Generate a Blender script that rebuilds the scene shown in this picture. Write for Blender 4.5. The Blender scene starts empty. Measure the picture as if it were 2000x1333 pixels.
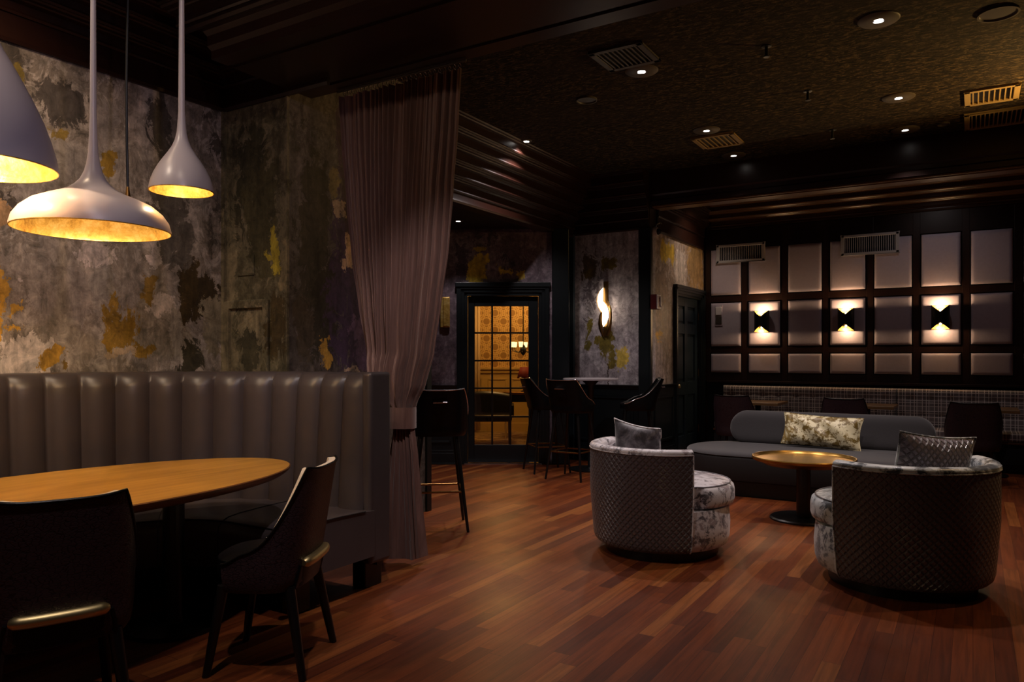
import bpy, math, random
from math import sin, cos, pi, radians, sqrt, atan2, floor as ffloor
from mathutils import Vector, Matrix
random.seed(7)
D = bpy.data
COL = bpy.context.scene.collection
SC = bpy.context.scene

# ------------------------------------------------------------------ camera
EYE, F, HY, YAW = 1.32, 1470.0, 698.0, radians(31.47)
CA, SA = cos(YAW), sin(YAW)
cam = D.objects.new('camera', D.cameras.new('camera')); COL.objects.link(cam)
cam.location = (0, 0, EYE); cam.rotation_euler = (pi/2, 0, YAW)
cam.data.sensor_width = 36; cam.data.lens = 36*F/2000.0
cam.data.shift_y = (HY-666.5)/2000.0
cam.data.clip_start = .05
SC.camera = cam
# ------------------------------------------------------------------ world, exposure
w = D.worlds.new('world'); SC.world = w; w.use_nodes = True
w.node_tree.nodes['Background'].inputs[0].default_value = (.60, .50, .62, 1)
w.node_tree.nodes['Background'].inputs[1].default_value = .005
SC.view_settings.view_transform = 'Standard'; SC.view_settings.look = 'None'
SC.view_settings.exposure = 0; SC.view_settings.gamma = 1; SC.view_settings.use_curve_mapping = False

WARM = (1, .62, .28); AMBER = (1, .55, .18); SOFT = (1, .80, .62); WARM2 = (1,.79,.60); COOL = (1, .86, .84)

# plan helpers: a direction seen from the room's entrance -> room coordinates
def P(cx, d): return (CA*cx - SA*d, SA*cx + CA*d)
def at_z(px, py, z):
    d = (EYE-z)*F/(py-HY); cx = (px-1000)/F*d; X, Y = P(cx, d); return (X, Y, z)
def at_X(px, py, X):
    r = (px-1000)/F; d = X/(CA*r-SA); return (X, d*(SA*r+CA), EYE+(HY-py)*d/F)
def at_Y(px, py, Y):
    r = (px-1000)/F; d = Y/(SA*r+CA); return (d*(CA*r-SA), Y, EYE+(HY-py)*d/F)

# ------------------------------------------------------------------ mesh builder
class MB:
    def __init__(s): s.v = []; s.f = []; s.uv = []
    def box(s, x0, x1, y0, y1, z0, z1):
        n = len(s.v)
        s.v += [(x0,y0,z0),(x1,y0,z0),(x1,y1,z0),(x0,y1,z0),(x0,y0,z1),(x1,y0,z1),(x1,y1,z1),(x0,y1,z1)]
        for q in ((0,3,2,1),(4,5,6,7),(0,1,5,4),(1,2,6,5),(2,3,7,6),(3,0,4,7)):
            s.f.append([n+i for i in q]); s.uv.append(None)
        return s
    def grid(s, fn, nu, nv, closeu=False, closev=False, uv=None):
        n = len(s.v)
        U = nu if closeu else nu+1; V = nv if closev else nv+1
        for j in range(V):
            for i in range(U): s.v.append(tuple(fn(i/nu, j/nv)))
        for j in range(nv):
            for i in range(nu):
                i2 = (i+1) % U; j2 = (j+1) % V
                s.f.append([n+j*U+i, n+j*U+i2, n+j2*U+i2, n+j2*U+i])
                s.uv.append([uv(i/nu,j/nv),uv((i+1)/nu,j/nv),uv((i+1)/nu,(j+1)/nv),uv(i/nu,(j+1)/nv)] if uv else None)
        return s
    def fan(s, pts, flip=False):
        n = len(s.v); s.v += [tuple(p) for p in pts]
        q = list(range(n, n+len(pts)))
        s.f.append(q[::-1] if flip else q); s.uv.append(None); return s
    def lathe(s, prof, n=32, c=(0,0,0), a0=0, a1=2*pi, sx=1, sy=1):
        full = abs(a1-a0-2*pi) < 1e-6
        L = [0]
        for k in range(1, len(prof)): L.append(L[-1]+sqrt((prof[k][0]-prof[k-1][0])**2+(prof[k][1]-prof[k-1][1])**2))
        m = len(prof)-1; R = max(p[0] for p in prof)
        def fn(u, v):
            r, z = prof[int(round(v*m))]; a = a0+(a1-a0)*u
            return (c[0]+sx*r*cos(a), c[1]+sy*r*sin(a), c[2]+z)
        s.grid(fn, n, m, closeu=full, uv=lambda u, v: (u*(a1-a0)*R, L[int(round(v*m))]))
        return s
    def tube(s, pts, r, n=8, closed=False, cap=True):
        pts = [Vector(p) for p in pts]; m = len(pts)
        rr = r if isinstance(r, (list, tuple)) else [r]*m
        up = None; rings = []
        for i, p in enumerate(pts):
            if closed: t = (pts[(i+1) % m]-pts[i-1])
            else: t = pts[min(i+1, m-1)]-pts[max(i-1, 0)]
            t.normalize()
            if up is None:
                up = Vector((0,0,1)) if abs(t.z) < .9 else Vector((1,0,0))
            a = (up - t*up.dot(t)).normalized(); b = t.cross(a); up = a
            rings.append([p+(a*cos(2*pi*k/n)+b*sin(2*pi*k/n))*rr[i] for k in range(n)])
        base = len(s.v)
        for R in rings: s.v += [tuple(q) for q in R]
        for i in range(m if closed else m-1):
            j = (i+1) % m
            for k in range(n):
                k2 = (k+1) % n
                s.f.append([base+i*n+k, base+i*n+k2, base+j*n+k2, base+j*n+k]); s.uv.append(None)
        if cap and not closed:
            s.f.append([base+k for k in range(n)][::-1]); s.uv.append(None)
            s.f.append([base+(m-1)*n+k for k in range(n)]); s.uv.append(None)
        return s
    def prism(s, prof, p0, p1, out):
        """profile of (outward, z) closed polygon run from plan point p0 to p1"""
        n = len(s.v); m = len(prof)
        for p in (p0, p1):
            for (o, z) in prof: s.v.append((p[0]+out[0]*o, p[1]+out[1]*o, z))
        for k in range(m):
            k2 = (k+1) % m
            s.f.append([n+k, n+k2, n+m+k2, n+m+k]); s.uv.append(None)
        s.f.append([n+k for k in range(m)][::-1]); s.uv.append(None)
        s.f.append([n+m+k for k in range(m)]); s.uv.append(None)
        return s
    def xform(s, M):
        s.v = [tuple(M @ Vector(p)) for p in s.v]; return s
    def build(s, name, mat, parent=None, smooth=True, bevel=0, solid=0, sub=0, angle=40, loc=None, rot=None, fixn=True, seg=2):
        me = D.meshes.new(name); me.from_pydata(s.v, [], s.f)
        if any(u is not None for u in s.uv):
            L = me.uv_layers.new(name='uv'); k = 0
            for f, u in zip(s.f, s.uv):
                for i in range(len(f)):
                    L.data[k].uv = u[i] if u else (0, 0)
                    k += 1
        me.materials.append(mat)
        if fixn:
            import bmesh
            bm = bmesh.new(); bm.from_mesh(me)
            bmesh.ops.remove_doubles(bm, verts=bm.verts, dist=1e-6)
            bmesh.ops.recalc_face_normals(bm, faces=bm.faces)
            bm.to_mesh(me); bm.free()
        if smooth:
            me.polygons.foreach_set('use_smooth', [True]*len(me.polygons))
        o = D.objects.new(name, me); COL.objects.link(o)
        if parent: o.parent = parent
        if loc: o.location = loc
        if rot: o.rotation_euler = rot
        if solid:
            m = o.modifiers.new('solid', 'SOLIDIFY'); m.thickness = solid; m.offset = -1
        if bevel:
            m = o.modifiers.new('bevel', 'BEVEL'); m.width = bevel; m.segments = seg; m.limit_method = 'ANGLE'
        if sub:
            m = o.modifiers.new('sub', 'SUBSURF'); m.levels = sub; m.render_levels = sub
        if smooth:
            me.update()
            try: me.set_sharp_from_angle(angle=radians(angle))
            except Exception: pass
        return o

def thing(name, label, cat, loc=(0,0,0), rz=0, group=None):
    o = D.objects.new(name, None); COL.objects.link(o); o.empty_display_size = .1
    o.location = loc; o.rotation_euler = (0, 0, rz)
    o['label'] = label; o['category'] = cat
    if group: o['group'] = group
    return o
def tag(o, label, cat, group=None):
    o['label'] = label; o['category'] = cat
    if group: o['group'] = group
    return o
def struct(o, label=None):
    o['kind'] = 'structure'
    if label: o['label'] = label
    return o
def copy_tree(o, parent=None):
    c = o.copy(); COL.objects.link(c)
    if parent: c.parent = parent
    for ch in list(o.children): copy_tree(ch, c)
    return c
def spot(name, loc, target, power, size, color, blend=.6, radius=.03, parent=None):
    l = D.lights.new(name, 'SPOT'); l.energy = power; l.spot_size = radians(size); l.spot_blend = blend
    l.color = color; l.shadow_soft_size = radius
    o = D.objects.new(name, l); COL.objects.link(o); o.location = loc
    o.rotation_euler = (Vector(target)-Vector(loc)).to_track_quat('-Z', 'Y').to_euler()
    if parent: o.parent = parent
    return o
def point(name, loc, power, color, radius=.03, parent=None):
    l = D.lights.new(name, 'POINT'); l.energy = power; l.color = color; l.shadow_soft_size = radius
    o = D.objects.new(name, l); COL.objects.link(o); o.location = loc
    if parent: o.parent = parent
    return o

# ------------------------------------------------------------------ materials
class NT:
    def __init__(s, name):
        s.m = D.materials.new(name); s.m.use_nodes = True; s.t = s.m.node_tree
        s.b = s.t.nodes['Principled BSDF']; s.tc = None
    def n(s, typ, **kw):
        x = s.t.nodes.new(typ)
        for k, v in kw.items(): setattr(x, k, v)
        return x
    def link(s, a, b): s.t.links.new(a, b)
    def inp(s, node, i, val):
        if isinstance(val, bpy.types.NodeSocket): s.link(val, node.inputs[i])
        elif val is not None: node.inputs[i].default_value = val
    def coord(s, which='Object'):
        if s.tc is None: s.tc = s.n('ShaderNodeTexCoord')
        return s.tc.outputs[which]
    def math(s, op, a, b=None, c=None, clamp=False):
        x = s.n('ShaderNodeMath', operation=op, use_clamp=clamp); s.inp(x, 0, a)
        if b is not None: s.inp(x, 1, b)
        if c is not None: s.inp(x, 2, c)
        return x.outputs[0]
    def vec(s, op, a, b=None):
        x = s.n('ShaderNodeVectorMath', operation=op); s.inp(x, 0, a)
        if b is not None: s.inp(x, 1, b)
        return x.outputs['Value'] if op in ('LENGTH', 'DOT_PRODUCT') else x.outputs[0]
    def scalevec(s, v, sc): return s.vec('MULTIPLY', v, sc)
    def noise(s, vec, scale, detail=6, rough=.6, dist=0, out='Fac'):
        x = s.n('ShaderNodeTexNoise'); s.inp(x, 'Vector', vec); x.inputs['Scale'].default_value = scale
        x.inputs['Detail'].default_value = detail; x.inputs['Roughness'].default_value = rough
        x.inputs['Distortion'].default_value = dist
        return x.outputs[0] if out == 'Fac' else x.outputs[1]
    def ramp(s, fac, stops, interp='LINEAR'):
        x = s.n('ShaderNodeValToRGB'); x.color_ramp.interpolation = interp; s.inp(x, 0, fac)
        e = x.color_ramp.elements
        while len(e) < len(stops): e.new(.5)
        for k, (p, c) in enumerate(stops):
            e[k].position = p; e[k].color = (c[0], c[1], c[2], 1) if isinstance(c, tuple) else (c, c, c, 1)
        return x.outputs[0]
    def mix(s, fac, a, b, typ='MIX'):
        x = s.n('ShaderNodeMix', data_type='RGBA', blend_type=typ)
        s.inp(x, 0, fac)
        s.inp(x, 6, a if isinstance(a, bpy.types.NodeSocket) else (*a, 1))
        s.inp(x, 7, b if isinstance(b, bpy.types.NodeSocket) else (*b, 1))
        return x.outputs[2]
    def sep(s, v):
        x = s.n('ShaderNodeSeparateXYZ'); s.inp(x, 0, v); return x.outputs
    def comb(s, a, b, c=0):
        x = s.n('ShaderNodeCombineXYZ'); s.inp(x, 0, a); s.inp(x, 1, b); s.inp(x, 2, c); return x.outputs[0]
    def smooth(s, v, a, b):
        x = s.n('ShaderNodeMapRange', interpolation_type='SMOOTHSTEP'); s.inp(x, 0, v)
        x.inputs[1].default_value = a; x.inputs[2].default_value = b; return x.outputs[0]
    def bump(s, h, strength=.3, dist=.01):
        x = s.n('ShaderNodeBump'); s.inp(x, 'Height', h); x.inputs['Strength'].default_value = strength
        x.inputs['Distance'].default_value = dist; s.link(x.outputs[0], s.b.inputs['Normal'])
    def out(s, color=None, rough=None, metal=None, spec=None, coat=None, sheen=None):
        for k, v in (('Base Color', color), ('Roughness', rough), ('Metallic', metal),
                     ('Specular IOR Level', spec), ('Coat Weight', coat), ('Sheen Weight', sheen)):
            if v is None: continue
            if isinstance(v, tuple): v = (*v, 1)
            s.inp(s.b, k, v)
        return s.m

def plain(name, color, rough=.5, metal=0, noise=0, nscale=20, bump=0, **kw):
    t = NT(name)
    c = color
    if noise or bump:
        f = t.noise(t.coord(), nscale, 5, .6)
        if noise: c = t.mix(f, tuple(x*(1-noise) for x in color), tuple(min(1, x*(1+noise)) for x in color))
        if bump: t.bump(f, bump, .004)
    return t.out(c, rough, metal, **kw)
def emit(name, color, strength):
    t = NT(name); t.b.inputs['Base Color'].default_value = (*color, 1)
    t.b.inputs['Emission Color'].default_value = (*color, 1); t.b.inputs['Emission Strength'].default_value = strength
    return t.m

def plaster(name, tones, patches=(), axis='X', streak=1.0):
    """worn decorative plaster: ragged layers of colour plus named patches (centre, half sizes, colour)"""
    t = NT(name); co = t.coord()
    n1 = t.noise(co, 2.2, 8, .62, .6, 'Color'); n2 = t.noise(co, 14, 6, .7, .3, 'Color')
    d1 = t.scalevec(t.vec('SUBTRACT', n1, (.5,.5,.5)), (.30,.30,.42))
    d2 = t.scalevec(t.vec('SUBTRACT', n2, (.5,.5,.5)), (.10,.10,.14))
    pd = t.vec('ADD', t.vec('ADD', co, d1), d2)
    sv = t.scalevec(pd, (1.25, 1.25, .62))
    a = t.noise(sv, 1.7, 9, .66, .4)
    b = t.noise(t.vec('ADD', sv, (7.3, 2.1, 4.4)), 2.6, 10, .70, .9)
    c = t.noise(t.scalevec(t.vec('ADD', co, (3,9,1)), (1,1,.8)), 6.5, 10, .72, 1.6)
    e = t.noise(t.scalevec(t.vec('ADD', co, (1,5,8)), (2.2,2.2,1)), 24, 8, .75, .5)
    base, dark, light, mid = tones
    col = t.mix(t.smooth(a, .42, .60), base, mid)
    col = t.mix(t.smooth(b, .56, .585), col, light)
    col = t.mix(t.smooth(t.math('SUBTRACT', 1, a), .57, .60), col, dark)
    col = t.mix(t.math('MULTIPLY', t.smooth(c, .525, .55), .75), col, light)
    col = t.mix(t.math('MULTIPLY', t.smooth(t.math('SUBTRACT', 1, c), .56, .60), .50), col, dark)
    for (ctr, half, colr, *opt) in patches:
        inv = [0 if h is None else 1/h for h in half]
        v = t.scalevec(t.vec('SUBTRACT', pd, tuple(ctr)), tuple(inv))
        dd = t.vec('LENGTH', t.vec('MULTIPLY', v, v))
        dd = t.math('ADD', t.math('MULTIPLY', t.math('SUBTRACT', e, .5), 1.6), t.math('ADD', dd, t.math('MULTIPLY', t.math('SUBTRACT', c, .5), 5.5)))
        soft = opt[0] if opt else .06
        m = t.smooth(dd, 1+soft, 1-soft)
        amt = opt[1] if len(opt) > 1 else 1
        col = t.mix(t.math('MULTIPLY', m, amt), col, colr)
    col = t.mix(t.math('MULTIPLY', t.smooth(e, .35, .7), .35), col, t.mix(.5, col, (0,0,0)))
    g1 = t.noise(t.vec('ADD', co, (11,3,6)), 11, 10, .74, .8); g2 = t.noise(t.scalevec(t.vec('ADD', co, (2,8,3)), (1,1,.16)), 9, 7, .7, .3)
    col = t.mix(1, col, t.ramp(g1, [(.32, .50), (.48, 1.0), (.66, 1.55)]), 'MULTIPLY')
    col = t.mix(1, col, t.ramp(g2, [(.34, .68), (.5, 1.05), (.64, 1.4)]), 'MULTIPLY')
    t.bump(t.math('ADD', b, t.math('MULTIPLY', e, .3)), .35, .012)
    return t.out(col, t.ramp(a, [(.3, .42), (.7, .68)]), 0)

def fabric(name, c1, c2, scale=7, rough=.5, sheen=.3, lo=.42, hi=.58, c3=None, stretch=(1,1,1), bump=.2):
    t = NT(name); co = t.scalevec(t.coord(), stretch)
    f = t.noise(co, scale, 10, .74, .35)
    col = t.ramp(f, [(lo, c1), (hi, c2)])
    if c3:
        g = t.noise(t.vec('ADD', co, (4,4,9)), scale*.6, 7, .7, .8)
        col = t.mix(t.smooth(g, .53, .60), col, c3)
    t.bump(t.noise(co, scale*6, 4, .6), bump, .004)
    return t.out(col, rough, 0, sheen=sheen)

M = {}
M['mahogany'] = plain('mahogany', (.015,.0048,.003), .36, noise=.4, nscale=6)
M['mahogany_gloss'] = plain('mahogany_gloss', (.020,.0065,.004), .33, noise=.4, nscale=6)
M['mahogany_lit'] = plain('lit_mahogany', (.075,.032,.012), .30, noise=.3, nscale=6)  # lighter mahogany copy, warm sconce light put into its colour
M['band'] = plain('lit_beam_band', (.16,.085,.030), .32, noise=.3, nscale=6)  # gold glow on the beam underside, put into the colour
M['teal'] = plain('teal_black_paint', (.0042,.0072,.009), .36, noise=.15, nscale=9)
M['door_teal'] = plain('door_teal_paint', (.022,.036,.048), .32, noise=.15, nscale=9)
M['black'] = plain('black_satin', (.004,.004,.0045), .35)
M['black_wood'] = plain('black_wood', (.006,.005,.005), .3)
M['black_leather'] = plain('black_leather', (.003,.003,.0036), .33, spec=.2, bump=.15, nscale=120)
M['dark_ceiling'] = plain('dark_ceiling', (.012,.006,.005), .45)
M['leather'] = plain('taupe_leather', (.060,.047,.049), .39, noise=.12, nscale=7, bump=.10)
M['seam'] = plain('seam_dark', (.012,.010,.010), .5)
M['chrome'] = plain('chrome', (.75,.75,.78), .16, 1)
M['brass'] = plain('brushed_brass', (.66,.52,.25), .42, 1, noise=.1, nscale=30)
M['brass_dark'] = plain('dark_brass', (.30,.16,.05), .35, 1)
M['white_metal'] = plain('white_lacquer', (.50,.44,.46), .33)
M['white_plastic'] = plain('white_plastic', (.62,.58,.60), .4)
M['red_plastic'] = plain('red_plastic', (.10,.008,.008), .35)
M['letter'] = plain('white_letters', (.75,.70,.70), .5)
M['vent'] = plain('vent_metal', (.42,.40,.41), .42)
M['vent_ceiling'] = plain('vent_painted', (.30,.20,.07), .5)
M['vent_dark'] = plain('vent_dark', (.045,.035,.03), .5)
M['linen'] = plain('beige_linen', (.52,.45,.37), .85, noise=.25, nscale=160, bump=.4)
M['panel_fabric'] = plain('panel_fabric', (.42,.36,.43), .62, noise=.10, nscale=35, bump=.12)
M['sofa'] = plain('sofa_wool', (.027,.023,.0245), .85, noise=.12, nscale=90, bump=.2, sheen=.3)
M['sofa_base'] = plain('sofa_base', (.008,.006,.006), .7)
M['lens'] = emit('lamp_lens', (1,.93,.86), 9)
M['bulb'] = emit('warm_bulb', (1,.70,.32), 16)
M['bulb_soft'] = emit('soft_bulb', (1,.72,.28), 2.2)
M['tabletop_white'] = plain('pale_stone', (.55,.50,.52), .25)

def gold_leaf():
    t = NT('gold_leaf'); f = t.noise(t.coord(), 12, 9, .75, .25)
    c = t.ramp(f, [(.36, (.30,.16,.03)), (.5, (.66,.42,.10)), (.64, (.90,.70,.28))])
    t.bump(f, .25, .006)
    return t.out(c, t.ramp(f, [(.3,.55),(.7,.32)]), .75)
M['gold_leaf'] = gold_leaf()

def floor_mat():
    t = NT('hardwood_planks'); x, y, z = t.sep(t.coord())
    W, Lp = .080, 1.15
    rowf = t.math('DIVIDE', x, W); row = t.math('FLOOR', rowf); fx = t.math('FRACT', rowf)
    wn = t.n('ShaderNodeTexWhiteNoise', noise_dimensions='1D'); t.inp(wn, 'W', row)
    yy = t.math('ADD', t.math('DIVIDE', y, Lp), t.math('MULTIPLY', wn.outputs['Value'], 13.7))
    cell = t.math('FLOOR', yy); fy = t.math('FRACT', yy)
    w2 = t.n('ShaderNodeTexWhiteNoise', noise_dimensions='2D'); t.inp(w2, 'Vector', t.comb(row, cell))
    rnd = w2.outputs['Value']
    gv = t.comb(t.math('ADD', t.math('MULTIPLY', x, 42), t.math('MULTIPLY', rnd, 90)), t.math('MULTIPLY', y, 1.8), 0)
    g = t.noise(gv, 1.0, 7, .65, .8)
    g2 = t.noise(t.comb(t.math('MULTIPLY', x, 5), t.math('MULTIPLY', y, .8)), 1.0, 4, .5)
    c = t.ramp(rnd, [(0, (.085,.018,.006)), (.4, (.145,.032,.008)), (.8, (.200,.050,.012)), (1, (.26,.085,.020))])
    c = t.mix(t.math('MULTIPLY', t.smooth(g, .35, .68), .62), c, t.mix(.72, c, (.012,.004,.002)))
    c = t.mix(t.math('MULTIPLY', t.smooth(g2, .45, .7), .30), c, (.16,.052,.016))
    gap = t.math('MAXIMUM', t.math('LESS_THAN', fx, .022), t.math('LESS_THAN', fy, .0022))
    c = t.mix(t.math('MULTIPLY', gap, .75), c, (.010,.004,.002))
    rr = t.noise(t.coord(), 1.7, 5, .6)
    t.bump(t.math('SUBTRACT', t.math('MULTIPLY', g, .12), gap), .22, .002)
    return t.out(c, t.ramp(rr, [(.3, .34), (.7, .46)]), 0, spec=.22)
M['floor'] = floor_mat()

def ceil_mat():
    t = NT('textured_ceiling'); co = t.coord()
    f = t.noise(t.scalevec(co, (1.0,2.2,1)), 14, 9, .80, .8); g = t.noise(co, 1.3, 5, .6)
    v = t.n('ShaderNodeTexVoronoi', feature='DISTANCE_TO_EDGE'); t.inp(v, 'Vector', t.vec('ADD', co, t.scalevec(t.noise(co, 5, 4, .6, 0, 'Color'), (.5,.5,.5)))); v.inputs['Scale'].default_value = 6
    c = t.ramp(f, [(.44, (.003,.002,.0015)), (.5, (.013,.009,.005)), (.59, (.12,.080,.038))])
    c = t.mix(t.smooth(v.outputs[0], .05, 0), c, (.015,.010,.006))
    c = t.mix(t.smooth(g, .4, .7), c, t.mix(.5, c, (.03,.02,.012)))
    t.bump(f, .6, .014)
    return t.out(c, .8, 0, spec=.15)
M['ceiling'] = ceil_mat()

def quilt(name, base, line, period=.043, rough=.30, coordn='UV'):
    t = NT(name); u, v, _ = t.sep(t.coord(coordn))
    def dist(a):
        f = t.math('FRACT', t.math('DIVIDE', a, period))
        return t.math('SUBTRACT', .5, t.math('ABSOLUTE', t.math('SUBTRACT', f, .5)))
    d1 = dist(t.math('ADD', u, v)); d2 = dist(t.math('SUBTRACT', u, v))
    d = t.math('MINIMUM', d1, d2)
    h = t.smooth(d, 0, .24)
    d3 = t.math('ABSOLUTE', t.math('SUBTRACT', d, .10))
    h2 = t.smooth(d3, .0, .05)
    hh = t.math('ADD', h, t.math('MULTIPLY', h2, .35))
    nz = t.noise(t.coord('Object'), 30, 5, .7)
    c = t.mix(t.smooth(d, .10, .0), base, line)
    c = t.mix(t.math('MULTIPLY', nz, .5), c, tuple(x*.4 for x in base))
    t.bump(hh, 1.0, .012)
    return t.out(c, rough, 0, spec=.7, sheen=.15)
M['quilt'] = quilt('quilted_plum_leather', (.088,.063,.068), (.030,.022,.024))
M['quilt_pillow'] = quilt('quilted_satin', (.26,.22,.27), (.07,.06,.075), .046, .28)
M['velvet'] = fabric('crushed_velvet_silver', (.060,.050,.062), (.62,.58,.60), 11, .40, .3, .43, .50, (.30,.24,.25))
M['velvet_r'] = fabric('crushed_velvet_cool', (.035,.042,.052), (.54,.57,.58), 9, .38, .3, .44, .51, (.10,.13,.15))
M['velvet_plum'] = fabric('velvet_plum', (.030,.024,.030), (.17,.15,.17), 8, .35, .3, .44, .60)
M['gold_pillow'] = fabric('gold_velvet', (.20,.125,.022), (.86,.76,.48), 12, .35, .2, .465, .505, (.34,.22,.05))
M['curtain'] = fabric('mauve_curtain', (.135,.066,.054), (.235,.125,.103), 5, .55, .4, .35, .65, None, (9,9,.5), .15)

def croc():
    t = NT('croc_leather'); co = t.scalevec(t.coord(), (1,1,1.9))
    v = t.n('ShaderNodeTexVoronoi', feature='DISTANCE_TO_EDGE'); t.inp(v, 'Vector', co); v.inputs['Scale'].default_value = 52
    c = t.mix(t.smooth(v.outputs[0], .0, .10), (.008,.004,.006), (.040,.022,.027))
    t.bump(t.smooth(v.outputs[0], 0, .12), .30, .003)
    return t.out(c, .40, 0, spec=.4)
M['croc'] = croc()

def plaid():
    t = NT('plaid_wool'); x, y, z = t.sep(t.coord())
    def stripe(a, per, wd, off=0):
        f = t.math('FRACT', t.math('ADD', t.math('DIVIDE', a, per), off)); return t.math('LESS_THAN', f, wd)
    c = t.mix(.5, (.10,.075,.075), (.10,.075,.075))
    for (a, b) in ((x, z),):
        c = t.mix(t.math('MULTIPLY', stripe(a, .13, .5), .45), c, (.20,.16,.16))
        c = t.mix(t.math('MULTIPLY', stripe(b, .13, .5), .45), c, (.20,.16,.16))
        for off in (.0, .22, .55):
            c = t.mix(t.math('MULTIPLY', stripe(a, .13, .06, off), .85), c, (.62,.54,.50))
            c = t.mix(t.math('MULTIPLY', stripe(b, .13, .06, off), .75), c, (.62,.54,.50))
    t.bump(t.noise(t.coord(), 200, 2, .5), .2, .003)
    return t.out(c, .8, 0, sheen=.2)
M['plaid'] = plaid()

def oak():
    t = NT('honey_oak'); co = t.scalevec(t.coord(), (26, 1.3, 1))
    g = t.noise(co, 1.0, 7, .6, .5)
    c = t.ramp(g, [(.3, (.36,.175,.028)), (.7, (.54,.29,.050))])
    return t.out(c, .38, 0, coat=.1)
M['oak'] = oak()
M['oak_edge'] = plain('oak_edge', (.11,.040,.014), .4)
def tray():
    t = NT('brass_tray'); f = t.noise(t.coord(), 6, 5, .6)
    return t.out(t.ramp(f, [(.3,(.30,.16,.035)),(.7,(.50,.30,.075))]), .30, .9)
M['tray'] = tray()
def glassm():
    t = NT('door_glass'); g = t.n('ShaderNodeBsdfGlossy'); g.inputs['Roughness'].default_value = .02
    tr = t.n('ShaderNodeBsdfTransparent'); fr = t.n('ShaderNodeFresnel'); fr.inputs[0].default_value = 1.5
    mx = t.n('ShaderNodeMixShader'); t.link(fr.outputs[0], mx.inputs[0]); t.link(tr.outputs[0], mx.inputs[1]); t.link(g.outputs[0], mx.inputs[2])
    t.link(mx.outputs[0], t.t.nodes['Material Output'].inputs[0]); return t.m
M['glass'] = glassm()
def wallpaper():
    t = NT('ring_wallpaper'); x, y, z = t.sep(t.coord())
    per = .30
    def cell(a, off): return t.math('MULTIPLY', t.math('SUBTRACT', t.math('FRACT', t.math('ADD', t.math('DIVIDE', a, per), off)), .5), per)
    rings = None
    for off in (0, .5):
        r = t.vec('LENGTH', t.comb(cell(x, off), cell(z, off)))
        for rad in (.065, .105, .135):
            q = t.smooth(t.math('ABSOLUTE', t.math('SUBTRACT', r, rad)), .011, .004)
            rings = q if rings is None else t.math('MAXIMUM', rings, q)
    c = t.mix(rings, (.30,.17,.04), (.62,.42,.14))
    return t.out(c, .6, 0)
M['wallpaper'] = wallpaper()
M['yellow_paint'] = plain('yellow_cream_paint', (.48,.33,.10), .45)
M['cream'] = plain('cream_drape', (.60,.48,.30), .6)
M['red_shade'] = plain('red_shade', (.16,.015,.012), .7)
def carpet():
    t = NT('patterned_carpet'); co = t.coord()
    v = t.n('ShaderNodeTexWave', wave_type='RINGS'); t.inp(v, 'Vector', t.vec('ADD', co, t.scalevec(t.noise(co, 3, 3, .5, 0, 'Color'), (.5,.5,.5)))); v.inputs['Scale'].default_value = 2.2; v.inputs['Distortion'].default_value = 3
    c = t.ramp(v.outputs[1], [(.4, (.09,.045,.015)), (.55, (.34,.24,.09))])
    return t.out(c, .9, 0)
M['carpet'] = carpet()

# ------------------------------------------------------------------ room shell
G = (.50,.27,.04); GB = (.20,.115,.022); OL = (.17,.13,.02); WH = (.52,.44,.43)
DK = (.022,.014,.010); PU = (.060,.032,.072); BE = (.42,.30,.20)
def px_patch(fn, plane, axis, lst):
    out = []
    for (px, py, rx, ry, col, *opt) in lst:
        c = fn(px, py, plane); e = fn(px+rx, py, plane); u = fn(px, py+ry, plane)
        hx = (abs(e[0]-c[0]) if axis == 'Y' else abs(e[1]-c[1])); hz = abs(u[2]-c[2])
        out.append((c, (hx, None, hz) if axis == 'Y' else (None, hx, hz), col, *opt))
    return out
XL, YR, XP = -4.65, 3.60, -3.99       # left wall, short return wall, pier wall
pat_left = px_patch(at_X, XL, 'X', [
    (210,620,260,120,(.25,.205,.18),.5,.6),
    (120,200,45,40,(.085,.07,.062)), (130,320,60,30,(.30,.26,.24)), (310,235,22,55,(.085,.070,.062)), (345,330,32,45,(.10,.085,.07)),
    (60,300,24,90,(.33,.28,.26)), (200,260,25,60,(.30,.255,.24)),
    (400,575,32,42,(.040,.026,.012)), (368,560,18,60,(.055,.034,.012)), (365,700,30,45,(.055,.046,.030)),
    (420,640,26,60,(.24,.20,.14)), (330,450,40,60,(.12,.10,.085)),
    (190,500,34,18,WH), (300,492,11,26,WH), (312,588,26,17,WH), (338,660,12,60,(.36,.31,.29)), (150,575,26,55,(.32,.27,.25)), (205,560,22,40,(.30,.26,.24)),
    (45,695,55,40,(.62,.54,.52)), (100,700,24,22,G), (128,712,10,18,GB), (4,600,7,70,G), (28,592,7,8,G), (30,630,8,6,G),
    (235,645,27,40,(.26,.145,.022)), (275,690,20,14,(.26,.145,.022)), (287,560,11,25,(.24,.14,.03)), (226,590,10,14,(.30,.17,.03)), (240,690,26,9,BE),
    (217,330,16,24,(.30,.18,.03)), (38,150,12,17,(.20,.14,.03)), (108,265,16,15,(.24,.16,.04)), (8,430,22,22,(.45,.27,.14)), (40,553,5,5,WH)])
pat_ret = px_patch(at_Y, YR, 'Y', [
    (500,340,30,80,(.050,.045,.024)), (520,420,30,110,(.070,.060,.028)), (452,600,12,150,(.19,.155,.095)), (540,490,7,40,(.36,.28,.03)), (527,508,8,8,(.36,.28,.03)),
    (497,640,24,30,(.22,.18,.11)), (490,690,20,40,(.060,.052,.030)), (548,640,16,60,(.065,.045,.018)), (558,520,8,50,(.20,.16,.09))])
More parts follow.
